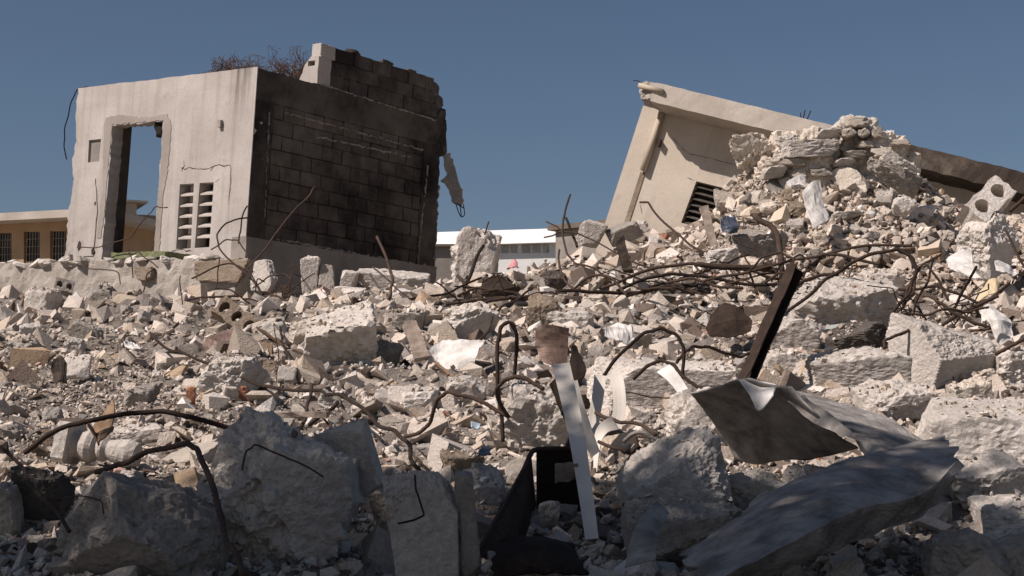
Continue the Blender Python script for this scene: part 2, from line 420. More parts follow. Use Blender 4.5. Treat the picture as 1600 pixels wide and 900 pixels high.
# ------------------------------------------------------------------ left ruined building
def ray_local(M, px, py, axis, val):
    Mi = M.inverted(); o = Mi @ Vector((0, 0, EYE)); q = Mi @ Vector(ray(px, py) + np.array([0, 0, EYE])); d = q - o
    t = (val - o[axis]) / d[axis]; return o + d * t
ZT = 3.4
LROT = (-0.0266, 0.0496, -0.6527)
LR = Euler(LROT).to_matrix()
Ct = Vector(ray(402.5, 104.5) * 21.0) + Vector((0, 0, EYE))
LB = empty('ruined_building', Ct + LR @ Vector((0, 0, -ZT)), LROT, label='roofless pale plastered building with empty doorway, louvred window and blackened block side wall', cat='building')
LM = Matrix.Translation(Ct + LR @ Vector((0, 0, -ZT))) @ LR.to_4x4()
def fw(px, py): p = ray_local(LM, px, py, 1, 0.0); return (p.x, p.z)
def dw(px, py): p = ray_local(LM, px, py, 0, 0.0); return (p.y, p.z)
def ragged(P, amp, step=0.06, seed=1, closed=True):
    out = []; n = len(P); r = np.random.default_rng(seed)
    for i in range(n if closed else n - 1):
        a, b = np.array(P[i]), np.array(P[(i + 1) % n]); L = np.linalg.norm(b - a); m = max(1, int(L / step))
        for k in range(m):
            q = a + (b - a) * k / m
            if k: q = q + r.normal(0, amp, 2)
            out.append(tuple(q))
    if not closed: out.append(tuple(P[-1]))
    return out
zc = ZT - 2.95
left_edge = ragged([fw(122, 138), fw(118, 185), fw(119, 215), fw(113, 260), fw(115, 285), fw(107, 335), fw(103, 385), fw(99, 408), fw(112, 418)], 0.012, 0.05, 3, False)
outline = [fw(122, 138)] + ragged([fw(122, 138), (-0.0, ZT)], 0.004, 0.12, 4, False)[1:-1] + [(0.0, ZT), (0.0, zc), fw(300, 425)] + [fw(112, 418)] + left_edge[::-1][1:-1]
door = [fw(176, 196), fw(255, 189), fw(252, 240), fw(247, 300), fw(240, 404), fw(158, 407)]
door_r = ragged(door, 0.010, 0.07, 5)
lou = [[fw(281, 288), fw(303, 286.5), fw(298, 388), fw(275, 389)], [fw(312, 286), fw(334, 284.5), fw(327, 386), fw(304, 387.5)]]
recess = [fw(139, 219), fw(158, 217), fw(155, 252), fw(137, 254)]
v, f = plate(outline, [door_r] + lou + [recess], 0.2, lambda a, b, t: (a, t, b))
fwall = fixn(add('front_wall', v, f, MAT['plaster_front'], LB))
xs = [p[0] for p in recess]; zs = [p[1] for p in recess]
v, f = box(min(xs) - .05, max(xs) + .05, 0.035, 0.06, min(zs) - .05, max(zs) + .05)
add('recess_back', v, f, MAT['plaster_grey'], fwall)
# grey mortar band round the doorway, proud of the plaster
oo = ragged([fw(163, 200), fw(166, 184), fw(190, 180), fw(225, 184), fw(262, 178), fw(268, 196), fw(264, 250), fw(255, 310), fw(249, 396), fw(240.8, 396), fw(247.8, 300), fw(252.8, 240), fw(256, 188), fw(175.3, 195), fw(171, 240), fw(164, 330), fw(158, 372), fw(152, 372), fw(160, 300), fw(162, 240)], 0.008, 0.05, 8)
v, f = plate(oo, [], 0.012, lambda a, b, t: (a, -0.008 + t, b)); fixn(add('door_mortar_band', v, f, MAT['fresh_mortar'], fwall))
# pilaster at the left of the door
pl = ragged([fw(116, 281), fw(150, 279), fw(153, 330), fw(146, 400), fw(108, 402), fw(110, 340)], 0.006, 0.08, 9)
v, f = plate(pl, [], 0.03, lambda a, b, t: (a, -0.015 + t, b)); fixn(add('door_pilaster', v, f, MAT['plaster_front'], fwall))
# burnt socket holes and a small bracket box
for (px, py, s) in ((125, 384, .07), (146, 393, .045), (150, 318, .03)):
    c = fw(px, py); P = [(c[0] + s * rnd.uniform(.5, 1) * math.cos(t), c[1] + 1.3 * s * rnd.uniform(.6, 1) * math.sin(t)) for t in np.linspace(0, 6.28, 12)[:-1]]
    v, f = plate(P, [], 0.025, lambda a, b, t: (a, -0.018 + t, b)); fixn(add('burnt_socket', v, f, MAT['wood_dark'], fwall))
c = fw(346, 194); v, f = box(c[0] - .03, c[0] + .03, -0.05, 0.0, c[1] - .05, c[1] + .05); add('bracket_box', v, f, MAT['fresh_mortar'], fwall)
def crack(pts, w, parent, conv, seed=1):
    P = ragged(pts, w * 1.6, 0.05, seed, False); r = np.random.default_rng(seed); v, f = [], []
    for i, p in enumerate(P):
        a = np.array(P[max(i - 1, 0)]); b = np.array(P[min(i + 1, len(P) - 1)]); t = b - a; n = np.array([-t[1], t[0]]) / (np.linalg.norm(t) + 1e-9)
        ww = w * r.uniform(0.3, 1.2) * (0.25 if i in (0, len(P) - 1) else 1)
        for s in (-1, 1): v.append(conv(*(np.array(p) + s * ww * n)))
    for i in range(len(P) - 1): f.append((2 * i, 2 * i + 1, 2 * i + 3, 2 * i + 2))
    return add('crack', v, f, MAT['crack_dark'], parent)
fc = lambda a, b: (a, -0.003, b)
crack([fw(282, 262), fw(322, 264), fw(340, 258), fw(360, 258), fw(361, 285), fw(357, 320)], 0.006, fwall, fc, 2)
crack([fw(287, 249), fw(284, 268)], 0.010, fwall, fc, 3)
crack([fw(329, 267), fw(334, 260)], 0.014, fwall, fc, 4)
crack([fw(336, 285), fw(343, 280)], 0.008, fwall, fc, 5)
crack([fw(240, 396), fw(262, 396), fw(275, 391), fw(300, 392)], 0.007, fwall, fc, 6)
for k, q in enumerate(lou):                       # louvre blades
    win = empty('louvre_window'); win.parent = LB
    for j in range(5):
        t = (j + 1) / 6.0; L0 = np.array(q[0]) * (1 - t) + np.array(q[3]) * t; R0 = np.array(q[1]) * (1 - t) + np.array(q[2]) * t
        x0, x1 = L0[0] - .004, R0[0] + .004; z = (L0[1] + R0[1]) / 2
        v = [(x, y, zz) for x in (x0, x1) for (y, zz) in ((0.02, z - .018), (0.02, z + .006), (0.17, z + .075), (0.17, z + .05))]
        f = [(0, 1, 2, 3), (7, 6, 5, 4), (0, 4, 5, 1), (1, 5, 6, 2), (2, 6, 7, 3), (3, 7, 4, 0)]
        add('louvre_blade', v, f, MAT['plaster_white'], win)
# interior: roof strip, partition beyond the door jamb, back wall
xd = fw(176, 196)[0]; xe = fw(255, 189)[0]
v, f = box(xd - 0.25, xd - 0.005, 0.202, 0.36, ZT - 2.95, ZT - 0.30); add('partition_wall', v, f, MAT['soot_beam'], LB)
v, f = plate(ragged([(xd - .9, 0.205), (0 - .202, 0.205), (-.202, 2.0), (-1.4, 2.2), (xe + .05, 1.1), (xe - .35, .75), (xd, 1.1), (xd - .5, 0.8)], 0.02, .15, 2), [], 0.14, lambda a, b, t: (a, b, ZT - 0.22 + t))
fixn(add('roof_slab', v, f, MAT['plaster_grey'], LB))
v, f = box(xe - 0.38, -0.21, 0.55, 0.7, ZT - 3.2, ZT - .225); add('back_wall', v, f, MAT['soot_beam'], LB)
v, f = chunk(91, (0.16, 0.5, 0.22), 8, .08, 3, .4); o = add('broken_lintel', v, f, MAT['soot_beam'], LB); o.location = (xe - 0.16, 0.30, fw(245, 200)[1] + .03)
v, f = box(xd - .15, xe + .2, 0.206, 0.34, fw(215, 186)[1], ZT - .23); add('inner_lintel', v, f, MAT['soot_beam'], LB)
# dark side wall: ring beam, columns, foundation, blocks
zl = ZT - 2.336; zb = ZT - 0.44; Ly = 3.95
def rough_box(name, x0, x1, y0, y1, z0, z1, mat, parent, amp=0.01, step=0.08, seed=1):
    v, f = box(x0, x1, y0, y1, z0, z1); bm = bmesh.new(); vs = [bm.verts.new(p) for p in v]
    for q in f: bm.faces.new([vs[i] for i in q])
    for ax, (a, b) in enumerate(((x0, x1), (y0, y1), (z0, z1))):
        n = int((b - a) / step)
        for k in range(1, n):
            co = [0, 0, 0]; co[ax] = a + (b - a) * k / n; no = [0, 0, 0]; no[ax] = 1
            bmesh.ops.bisect_plane(bm, geom=bm.verts[:] + bm.edges[:] + bm.faces[:], plane_co=co, plane_no=no)
    P = np.array([v.co[:] for v in bm.verts]); n = np.stack([fbm(P * 7 + 11 * k, seed + k, 4, .65) for k in range(3)], -1)
    for vv, q in zip(bm.verts, P + amp * n): vv.co = q
    bmesh.ops.recalc_face_normals(bm, faces=bm.faces)
    me = bpy.data.meshes.new(name); bm.to_mesh(me); bm.free(); me.materials.append(MAT[mat]); return link(name, me, parent)
rough_box('corner_column', -0.196, 0.004, 0.014, 0.34, zl - .02, zb, 'soot_beam', LB, 0.006, .06, 5)
rough_box('ring_beam', -0.196, 0.008, 0.014, Ly, zb, ZT - 0.012, 'soot_beam', LB, 0.008, .08, 6)
rough_box('end_column', -0.196, 0.008, Ly - 0.42, Ly - 0.02, zl - .02, zb, 'soot_beam', LB, 0.014, .06, 7)
rough_box('foundation', -0.25, 0.035, -0.02, Ly + 0.02, ZT - 3.9, zl, 'plaster_grey', LB, 0.008, .1, 8)
v, f = box(-0.19, -0.016, 0.3, Ly - 0.4, zl, zb); wall_core = add('side_wall', v, f, MAT['soot_mortar'], LB)
def block_mesh(w, h, t, seed):
    r = np.random.default_rng(seed); bm = bmesh.new(); v, f = box(-w / 2, w / 2, -t / 2, t / 2, -h / 2, h / 2)
    vs = [bm.verts.new(p) for p in v]
    for q in f: bm.faces.new([vs[i] for i in q])
    bmesh.ops.bevel(bm, geom=bm.edges[:], offset=0.008, segments=1, affect='EDGES')
    for vv in bm.verts: vv.co += Vector(r.normal(0, 0.0035, 3))
    me = bpy.data.meshes.new('block'); bm.to_mesh(me); bm.free(); me.materials.append(MAT['soot_block']); return me
fullm = [block_mesh(0.388, 0.197, 0.04, i) for i in range(6)]; halfm = [block_mesh(0.188, 0.197, 0.04, i + 20) for i in range(3)]
nco = 9; hc = (zb - zl) / nco; y0, y1 = 0.345, Ly - 0.425
for c in range(nco):
    z = zl + hc * (c + 0.5); y = y0 - (0.0 if c % 2 else 0.2); k = 0
    while y < y1 - 0.02:
        a, b = max(y, y0), min(y + 0.4, y1)
        if b - a > 0.06:
            me = (fullm if b - a > 0.3 else halfm)[rnd.randrange(6 if b - a > 0.3 else 3)]
            o = link('block', me, wall_core); o.rotation_euler = (rnd.gauss(0, .006), rnd.gauss(0, .01), math.pi / 2 + rnd.gauss(0, .008))
            o.location = (-0.017 + rnd.gauss(0, .004), (a + b) / 2, z); o.scale = ((b - a - 0.012) / (0.388 if b - a > 0.3 else 0.188), 1, (hc - 0.012) / 0.197)
        y += 0.4
# squeezed-out mortar seams
def seam(pts, w, parent, seed):
    r = np.random.default_rng(seed); P = ragged(pts, 0.006, 0.05, seed, False); parts = []
    for i in range(len(P) - 1):
        if r.random() < 0.14: continue
        a, b = P[i], P[i + 1]; s = w * r.uniform(0.25, 1.3)
        va, fa = chunk(int(r.integers(1e6)), (0.03, abs(b[0] - a[0]) + abs(b[1] - a[1]) + .035, s), 4, .3, 2, .2)
        M = Euler((math.atan2(b[1] - a[1], b[0] - a[0]), 0, 0)).to_matrix()
        parts.append(([tuple(M @ Vector(p) + Vector((0.006, (a[0] + b[0]) / 2, (a[1] + b[1]) / 2))) for p in va], fa))
    v, f = join(*parts); return add('mortar_seam', v, f, MAT['fresh_mortar'], parent, kind='stuff')
seam([dw(505, 133), dw(680, 188)], 0.02, LB, 1); seam([dw(445, 176), dw(659, 234)], 0.02, LB, 2)
seam([dw(490, 213), dw(640, 245)], 0.024, LB, 3); seam([dw(432, 374), dw(682, 419)], 0.024, LB, 4)
seam([dw(668, 260), dw(650, 420)], 0.026, LB, 5); seam([dw(685, 290), dw(678, 420)], 0.02, LB, 6); seam([dw(420, 175), dw(413, 340)], 0.01, LB, 7)
# parapet of blocks on the ring beam
pm = [block_mesh(0.388, 0.197, 0.15, i + 40) for i in range(4)]
par = empty('parapet'); par.parent = LB
for c, (ya, yb) in enumerate(((1.42, Ly - 0.02), (1.42, Ly - 0.15), (1.5, Ly - 0.26))):
    y = ya + (0.2 if c == 1 else 0)
    if c == 1:
        o = link('block', pm[0], par); o.scale = (.48, 1, 1); o.location = (-0.09, ya + .1, ZT + .1 + .2 * c); o.rotation_euler = (0, 0, math.pi / 2)
    while y < yb - 0.1:
        L = min(0.4, yb - y); o = link('block', pm[rnd.randrange(4)], par); o.scale = ((L - .01) / .388, 1, 1)
        o.location = (-0.09 + rnd.gauss(0, .008), y + L / 2, ZT + .10 + .203 * c); o.rotation_euler = (rnd.gauss(0, .015), rnd.gauss(0, .02), math.pi / 2 + rnd.gauss(0, .02)); y += 0.4
ohb = []                                            # hollow end block, cell opening towards the front
v, f = plate(ragged([(-.40, 0), (0, 0), (0, .40), (-.17, .40), (-.27, .30)], .006, .06, 3), [[(-.21, .27), (-.07, .27), (-.07, .345), (-.21, .345)]], 0.26, lambda a, b, t: (a, t, b))
o = fixn(add('hollow_block', v, f, MAT['plaster_front'], par)); o.location = (0.0, 1.15, ZT + .003)
v, f = chunk(55, (.19, .30, .2), 2, .03, 4, .97); o = add('block', v, f, MAT['plaster_front'], par); o.location = (-.1, 1.34, ZT + .506)
v, f = chunk(77, (0.19, 0.34, 0.62), 9, .12, 4, .3); o = add('broken_corner', v, f, MAT['soot_block'], LB); o.location = (-.1, Ly + .0, ZT - .35)

for k, (dy, dz, a, b) in enumerate(((.02, .06, .3, .26), (-.1, .26, .26, .2), (-.2, .46, .22, .24), (.06, -.12, .22, .3), (-1.3, .62, .3, .08), (-2.0, .62, .24, .07), (-.75, .62, .2, .06))):
    v, f = chunk(950 + k, (.17, a, b), 8, .12, 3, .3); o = add('broken_block', v, f, MAT['soot_block'], par); o.location = (-.09, Ly + dy, ZT + dz)
# plinth ledge in front, its stone facing and a mossy step
PLO = empty('plinth_wall', LM @ Vector((0, 0, -0.6)), LROT, label='long low concrete plinth ledge running under the doorway building', cat='wall')
dzp = 0.6
rough_box('plinth_body', -8.5, 0.45, -0.55, -0.03, -1.2 + dzp, ZT - 2.70 + dzp, 'conc_grey', PLO, 0.022, .10, 21)
for k in range(26):
    xx = -6.8 + 7.1 * k / 25 + rnd.uniform(-.1, .1); ww = rnd.uniform(.15, .42); hh = rnd.uniform(.05, .13)
    v, f = chunk(860 + k, (ww, rnd.uniform(.15, .35), hh), 8, .12, 3, .5); o = add('broken_edge', v, f, MAT[rnd.choice(['conc_pale', 'conc_grey', 'conc_pale'])], PLO); o.location = (xx, -.5 + rnd.uniform(-.04, .12), ZT - 2.69 + dzp + rnd.uniform(-.05, .01)); o.rotation_euler = (rnd.gauss(0, .12), rnd.gauss(0, .12), rnd.gauss(0, .3))
def on_ledge(px, py): p = ray_local(LM, px, py, 1, -0.58); return p
for (a, b, m, nm) in (((292, 408, 392, 440), 0, 'conc_tan', 'facing_stone'), ((395, 407, 428, 455), 0, 'conc_pale', 'facing_stone'), ((215, 418, 240, 438), 0, 'conc_tan', 'facing_stone')):
    p0, p1 = on_ledge(a[0], a[1]), on_ledge(a[2], a[3])
    v, f = chunk(int(a[0]), (p1.x - p0.x, 0.14, p0.z - p1.z), 5, .10, 4, .8); o = add(nm, v, f, MAT[m], PLO); o.location = ((p0.x + p1.x) / 2, -0.57, (p0.z + p1.z) / 2 + dzp)
p0, p1 = on_ledge(165, 403), on_ledge(250, 412)
rough_box('mossy_step', p0.x, p1.x, -0.5, -0.04, ZT - 2.66 + dzp, ZT - 2.575 + dzp, 'moss', PLO, .012, .06, 23)
# hanging concrete fragment with its bars
hd = 23.6
HG = empty('hanging_concrete_fragment', pix(712, 335, hd), label='torn strip of concrete hanging in the air from the blackened wall by a bar', cat='concrete')
sc = hd / F
pts = [(-20, 92), (-8, 97), (-4, 80), (2, 62), (8, 42), (13, 22), (9, 14), (-2, 17), (-10, 34), (-18, 50), (-24, 53), (-14, 62), (-19, 78)]
v, f = plate(ragged([(a * sc, b * sc) for a, b in pts], .012, .05, 6), [], 0.12, lambda a, b, t: (a, t - .06, b)); o = fixn(add('slab_strip', v, f, MAT['conc_grey'], HG))
for q in ([(0, 18), (4, 5), (9, -4), (14, 0), (12, 16)], [(6, 18), (8, 6), (9, -5)], [(2, 16), (14, 9)]):
    v, f = tube(catmull([(a * sc, -.02, b * sc) for a, b in q], 4), .008, 6); add('bar', v, f, MAT['rust_dark'], HG, True)
v, f = tube(catmull([(-26 * sc, 0.02, 118 * sc), (-22 * sc, 0.0, 104 * sc), (-16 * sc, 0, 88 * sc)], 4), .008, 6); add('bar', v, f, MAT['rust_dark'], HG, True)

# ------------------------------------------------------------------ right tilted building
RROT = (-0.0795, 0.3068, -0.3494); RR = Euler(RROT).to_matrix()
Cr = Vector(ray(1004.9, 164.9) * 23.0) + Vector((0, 0, EYE)); ZR = 3.0
RB = empty('tilted_house', Cr + RR @ Vector((0, 0, -ZR)), RROT, label='cream house leaning sideways in the rubble under a thick flat roof slab', cat='building')
RM = Matrix.Translation(Cr + RR @ Vector((0, 0, -ZR))) @ RR.to_4x4()
def rw(px, py): p = ray_local(RM, px, py, 1, 0.0); return (p.x, p.z)
winh = [rw(1088, 283), rw(1140, 296), rw(1120, 362), rw(1064, 348)]
v, f = plate([(0, ZR), (5.9, ZR), (5.9, 0), (0.0, 0)], [winh], .18, lambda a, b, t: (a, t, b)); rwall = fixn(add('front_wall', v, f, MAT['plaster_cream'], RB))
v, f = box(0.0, 0.18, .182, 3.0, 0, ZR - .002); add('end_wall', v, f, MAT['plaster_cream'], RB)
v, f = box(0.2, 5.9, 1.6, 1.75, 0, ZR - .002); add('back_wall', v, f, MAT['plaster_grey'], RB)
rough_box('roof_slab', 0.30, 3.95, -0.68, 3.1, ZR - .05, ZR + .235, 'roof_edge', RB, .005, .14, 31)
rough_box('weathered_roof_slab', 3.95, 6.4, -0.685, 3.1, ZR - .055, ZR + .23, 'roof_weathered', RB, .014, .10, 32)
v, f = chunk(66, (0.46, 0.5, 0.29), 9, .10, 4, .6); o = add('broken_slab_end', v, f, MAT['conc_grey'], RB); o.location = (0.27, -.43, ZR + .095)
v, f = tube([(0.06, -.66, ZR + .14), (0.45, -.70, ZR + .12)], .04, 10); add('embedded_pipe', v, f, MAT['pipe_paint'], RB, True)
v, f = tube(catmull([(0.08, -.5, ZR + .20), (-.02, -.52, ZR + .23), (-.10, -.5, ZR + .22)], 3), .007, 6); add('bar', v, f, MAT['rust_dark'], RB, True)
p0, p1 = rw(1037, 172), rw(1006, 268)
v, f = tube([(p0[0], -.055, ZR), (p0[0], -.055, p1[1])], .05, 12); add('downpipe', v, f, MAT['pipe_paint'], RB, True)
p2 = rw(976, 352); v, f = box(p0[0] - .045, p0[0] + .03, -.012, .0, p2[1], p1[1] - .02); add('pipe_scar', v, f, MAT['conc_tan'], RB)
v, f = box(p0[0] + .10, p0[0] + .13, -.10, 0.0, ZR - .55, ZR - .45); add('pipe_bracket', v, f, MAT['rust'], RB)
xa, xb = winh[0][0] - .04, winh[1][0] + .05; za, zb_ = winh[0][1], winh[3][1]
for j in range(7):
    t = (j + .5) / 7; z = za + (zb_ - za) * t
    v = [(x, y, zz) for x in (xa, xb) for (y, zz) in ((0.03, z - .035), (0.03, z - .022), (0.13, z + .03), (0.13, z + .015))]
    add('louvre_blade', v, [(0, 1, 2, 3), (7, 6, 5, 4), (0, 4, 5, 1), (1, 5, 6, 2), (2, 6, 7, 3), (3, 7, 4, 0)], MAT['conc_dark'], RB)
rc = lambda a, b: (a, -.003, b)
crack([rw(1050, 215), rw(1075, 240), rw(1110, 247), rw(1150, 258)], .004, rwall, rc, 11); crack([rw(1072, 277), rw(1085, 283)], .004, rwall, rc, 12)
crack([rw(1000, 318), rw(1003, 335)], .004, rwall, rc, 13)
for a, b, wh in (((1254, 190), (1258, 172), 'middle'), ((1259, 191), (1267, 173), 'right-leaning'), ((1251, 189), (1251, 176), 'leftmost')):
    d0 = 23.2; v, f = tube([pix(*a, d0), pix(*b, d0)], .009, 6); add('roof_rebar_stub', v, f, MAT['rust_dark'], None, True, label='thin bar stub sticking up from the cream roof slab, %s of three' % wh, cat='rebar', group='bars sticking up from the tilted roof slab')

# ------------------------------------------------------------------ far buildings
def far_block(name, label, pxa, pxb, ya, yb, d0, d1, top_y0, top_y1, mat, roof_mat, fas_px, wins, depth=8, overhang=.5, glass='dark_glass', grille=True, basez=-.3, slope=0):
    """front from pixel column pxa at distance d0 to pxb at distance d1; wins in pixels"""
    A = pix(pxa, ya, d0); B = pix(pxb, yb, d1); base = np.array([A[0], A[1], basez]); t = np.array([B[0] - A[0], B[1] - A[1], 0]); L = np.linalg.norm(t); ang = math.atan2(t[1], t[0])
    E = empty(name, base, (0, 0, ang), label=label, cat='building'); M = Matrix.Translation(Vector(base)) @ Euler((0, 0, ang)).to_matrix().to_4x4()
    q = lambda px, py: (lambda p: (p.x, p.z))(ray_local(M, px, py, 1, 0.0))
    ht = (A[2] + B[2]) / 2 - basez
    holes = [[q(*p) for p in ((w_[0], w_[1]), (w_[2], w_[1]), (w_[2], w_[3]), (w_[0], w_[3]))] for w_ in wins]
    v, f = plate([(0, ht), (L, ht), (L, 0), (0, 0)], holes, .25, lambda a, b, s: (a, s, b)); fixn(add('wall', v, f, MAT[mat], E))
    v, f = join(box(0, .25, .25, depth, 0, ht), box(L - .25, L, .25, depth, 0, ht), box(.25, L - .25, depth - .25, depth, 0, ht)); add('side_walls', v, f, MAT[mat], E)
    ft = fas_px * (d0 + d1) / 2 / F
    v, f = box(-overhang, L + overhang, -overhang, depth + overhang, ht + .002, ht + ft)
    if slope: v = [(x, y + (slope if z > ht + .1 and y < 0 else 0), z) for x, y, z in v]
    add('roof', v, f, MAT[roof_mat], E)
    for h in holes:
        xs = [p[0] for p in h]; zs = [p[1] for p in h]; x0, x1, z0, z1 = min(xs), max(xs), min(zs), max(zs)
        v, f = box(x0, x1, .14, .16, z0, z1); wo_ = add('window', v, f, MAT[glass], E)
        if grille:
            parts = [box(x0 + (x1 - x0) * k / 6 - .008, x0 + (x1 - x0) * k / 6 + .008, .03, .045, z0, z1) for k in range(7)] + [box(x0, x1, .046, .056, z0 + (z1 - z0) * k / 5 - .008, z0 + (z1 - z0) * k / 5 + .008) for k in range(6)]
            v, f = join(*parts); add('grille', v, f, MAT['conc_tan'], wo_)
    return E, L, ht
E1, L1, h1 = far_block('orange_building', 'orange painted building with barred windows at the far left edge', -120, 150, 353, 347, 46, 44, 0, 0, 'orange_paint', 'roof_edge', 12, [(-45, 364, -21, 420), (-5, 364, 18, 420), (37, 362, 62, 420), (78, 361, 103, 420)], overhang=.7)
E2, L2, h2 = far_block('ochre_building', 'ochre building with barred windows seen through the empty doorway', 168, 262, 343, 352, 54, 54.9, 0, 0, 'orange_paint', 'roof_brown', 9, [(181, 362, 196, 398), (206, 365, 230, 397)], overhang=.6)
v, f = box(0.4, 1.25, 1.2, 3.2, h2 + .2, h2 + .85); add('roof_hut', v, f, MAT['plaster_cream'], E2)
v, f = box(0.2, 1.6, .9, 3.4, h2 + .852, h2 + .93); add('hut_roof', v, f, MAT['roof_edge'], E2)
wn = [(x0, 378, x1, 396) for x0, x1 in ((690, 703), (705, 718), (720, 733), (771, 781.5), (783, 795.5), (797, 809), (815, 829), (831, 845), (847, 858))]
wn = [(a, b - (a - 690) * .012 + 1, c, d_ - (a - 690) * .012 + 1) for a, b, c, d_ in wn]
E3, L3, h3 = far_block('white_warehouse', 'long white warehouse with a deep white roof band and strip windows', 560, 869, 393, 376, 62, 60, 0, 0, 'white_metal_wall', 'white_metal_wall', 27, wn, overhang=.35, glass='window_glass', grille=False, slope=1.1)
E4, L4, h4 = far_block('brown_roof_shed', 'low shed with a dark brown roof behind the rubble crest', 868, 985, 357, 352, 52, 50, 0, 0, 'plaster_grey', 'roof_brown', 8, [], overhang=.2)
E5, L5, h5 = far_block('low_grey_shed', 'low dark shed beside the blackened wall in front of the warehouse', 640, 707, 385, 387, 33, 33, 0, 0, 'plaster_grey', 'roof_brown', 4, [], overhang=.1, depth=3)
# ------------------------------------------------------------------ hand-placed rubble
CB, CS, CK = 'concrete_boulder', 'concrete_slab', 'concrete_block'
def pc(n, l, x0, x1, y0, y1, m='conc_pale', k='rock', **kw): return piece(n, l, 'rubble', x0, x1, y0, y1, m, k, **kw)
# left half
pc(CK, 'pale squared block with shaded front lying just below the plinth at far left', 45, 94, 452, 497, 'conc_pale', 'block', yaw=-25, roll=8, asp=.9)
pc(CB, 'rounded grey boulder under the doorway below the plinth', 139, 186, 445, 479, 'conc_grey')
pc('concrete_beam_piece', 'short slanted concrete beam piece with a dark gap under its right end', 107, 172, 507, 540, 'conc_grey', 'slab', roll=16, asp=.35)
pc(CB, 'lumpy grey boulder at far left beside the torn dark scraps', 5, 70, 530, 568, 'conc_grey')
pc(CS, 'flat pale block resting on rubble above the lumpy grey boulder', 32, 67, 507, 537, 'conc_pale', 'slab', yaw=20, asp=1)
pc(CK, 'small upright pale block right of the slanted beam piece', 100, 129, 527, 556, 'conc_pale', 'block', roll=-12)
pc(CS, 'thin flat slab standing on edge left of the white scrap', 97, 140, 552, 592, 'conc_pale', 'slab', tilt=-25, asp=.25, rough=.03)
pc(CB, 'grey rock half buried in fine gravel on the left slope', 195, 248, 606, 636, 'conc_grey', asp=1)
pc(CB, 'broad dusty chunk with an undercut shadow beneath the long curved bar', 320, 398, 562, 626, 'conc_pale', asp=1.1)
pc(CK, 'pale block with a pink brick face on the left slope', 345, 372, 605, 632, 'conc_cream', 'block', yaw=20)
pc('brick', 'orange brick stub standing on end among the left gravel', 292, 305, 604, 638, 'brick_red', 'block', asp=.9, sub=3)
pc('brick', 'pink broken brick beside the pale block on the left slope', 373, 390, 604, 630, 'brick_red', 'block', asp=.9, sub=3)
pc(CS, 'long thin concrete plank piece behind the fallen baluster', 175, 262, 668, 694, 'conc_pale', 'slab', roll=-6, asp=.4)
pc(CB, 'dark rock at the left edge above the deep hollow', 0, 33, 664, 696, 'conc_grey')
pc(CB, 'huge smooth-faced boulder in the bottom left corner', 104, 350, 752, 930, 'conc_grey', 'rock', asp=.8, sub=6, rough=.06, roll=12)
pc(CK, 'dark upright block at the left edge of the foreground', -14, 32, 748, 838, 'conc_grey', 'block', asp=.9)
pc(CS, 'small tilted slab in front of the dark hollow at lower left', 38, 79, 778, 818, 'conc_pale', 'slab', roll=-25, asp=.8)
pc(CB, 'large shaded boulder with a bright flat top left of centre', 477, 606, 494, 592, 'conc_pale', 'rock', asp=.75, sub=5, roll=-9, yaw=12, rough=.07, cuts=7, tilt=24)
pc(CB, 'angular stone leaning on the right end of the large shaded boulder', 583, 628, 532, 582, 'conc_grey', 'rock', roll=20)
pc(CB, 'broad pale boulder just left of the rusty bar tangle', 693, 772, 473, 532, 'conc_pale', 'rock', yaw=-10)
pc(CB, 'pale lump left of the thin hanging wire', 404, 454, 496, 531, 'conc_pale', 'rock')
pc(CB, 'pale lump with tan face right of the thin hanging wire', 452, 504, 499, 538, 'conc_cream', 'rock')
pc(CS, 'thick flat slab with bright top lying against the blackened wall', 560, 668, 426, 456, 'conc_pale', 'slab', roll=5, asp=.7, d=20.0)
pc(CS, 'thin white slab flat on the rubble below the blackened wall', 524, 582, 450, 469, 'conc_pale', 'slab', asp=1.2, rough=.03, d=19.2)
pc('wall_fragment', 'upright cracked wall fragment leaning on the grey foundation, left half', 471, 498, 388, 468, 'conc_pale', 'slab', asp=.6, roll=3, d=19.9)
pc('wall_fragment', 'upright cracked wall fragment leaning on the grey foundation, lower right half', 499, 522, 404, 468, 'conc_grey', 'rock', asp=.8, d=19.9)
pc(CK, 'small tilted block between the upright wall fragment and the flat slab', 533, 558, 424, 454, 'conc_pale', 'block', roll=10, d=19.8)
pc('column_stump', 'rough broken column stump standing before the white warehouse', 694, 774, 360, 478, 'conc_pale', 'rock', asp=.8, sub=5, cuts=6, rough=.11, d=18.2)
pc(CS, 'white flat slab on the slope right of centre-left wires', 698, 758, 592, 630, 'conc_pale', 'slab', asp=1.1, roll=4)
pc(CS, 'white flat slab left of the wavy bar', 628, 685, 610, 634, 'conc_pale', 'slab', asp=1.1, roll=-5)
pc(CB, 'dark brown stone wedge between two pale boulders behind the rusty sheet', 825, 866, 466, 516, 'conc_tan', 'shard', roll=14)
pc(CB, 'pale rough rock right of the dark brown wedge', 863, 925, 479, 515, 'conc_pale')
pc(CB, 'tan hollowed stone below the rusty bar bundle', 904, 948, 462, 489, 'conc_cream')
pc(CB, 'dark topped stone above the angular leaning stone', 614, 662, 487, 514, 'conc_grey', 'shard')
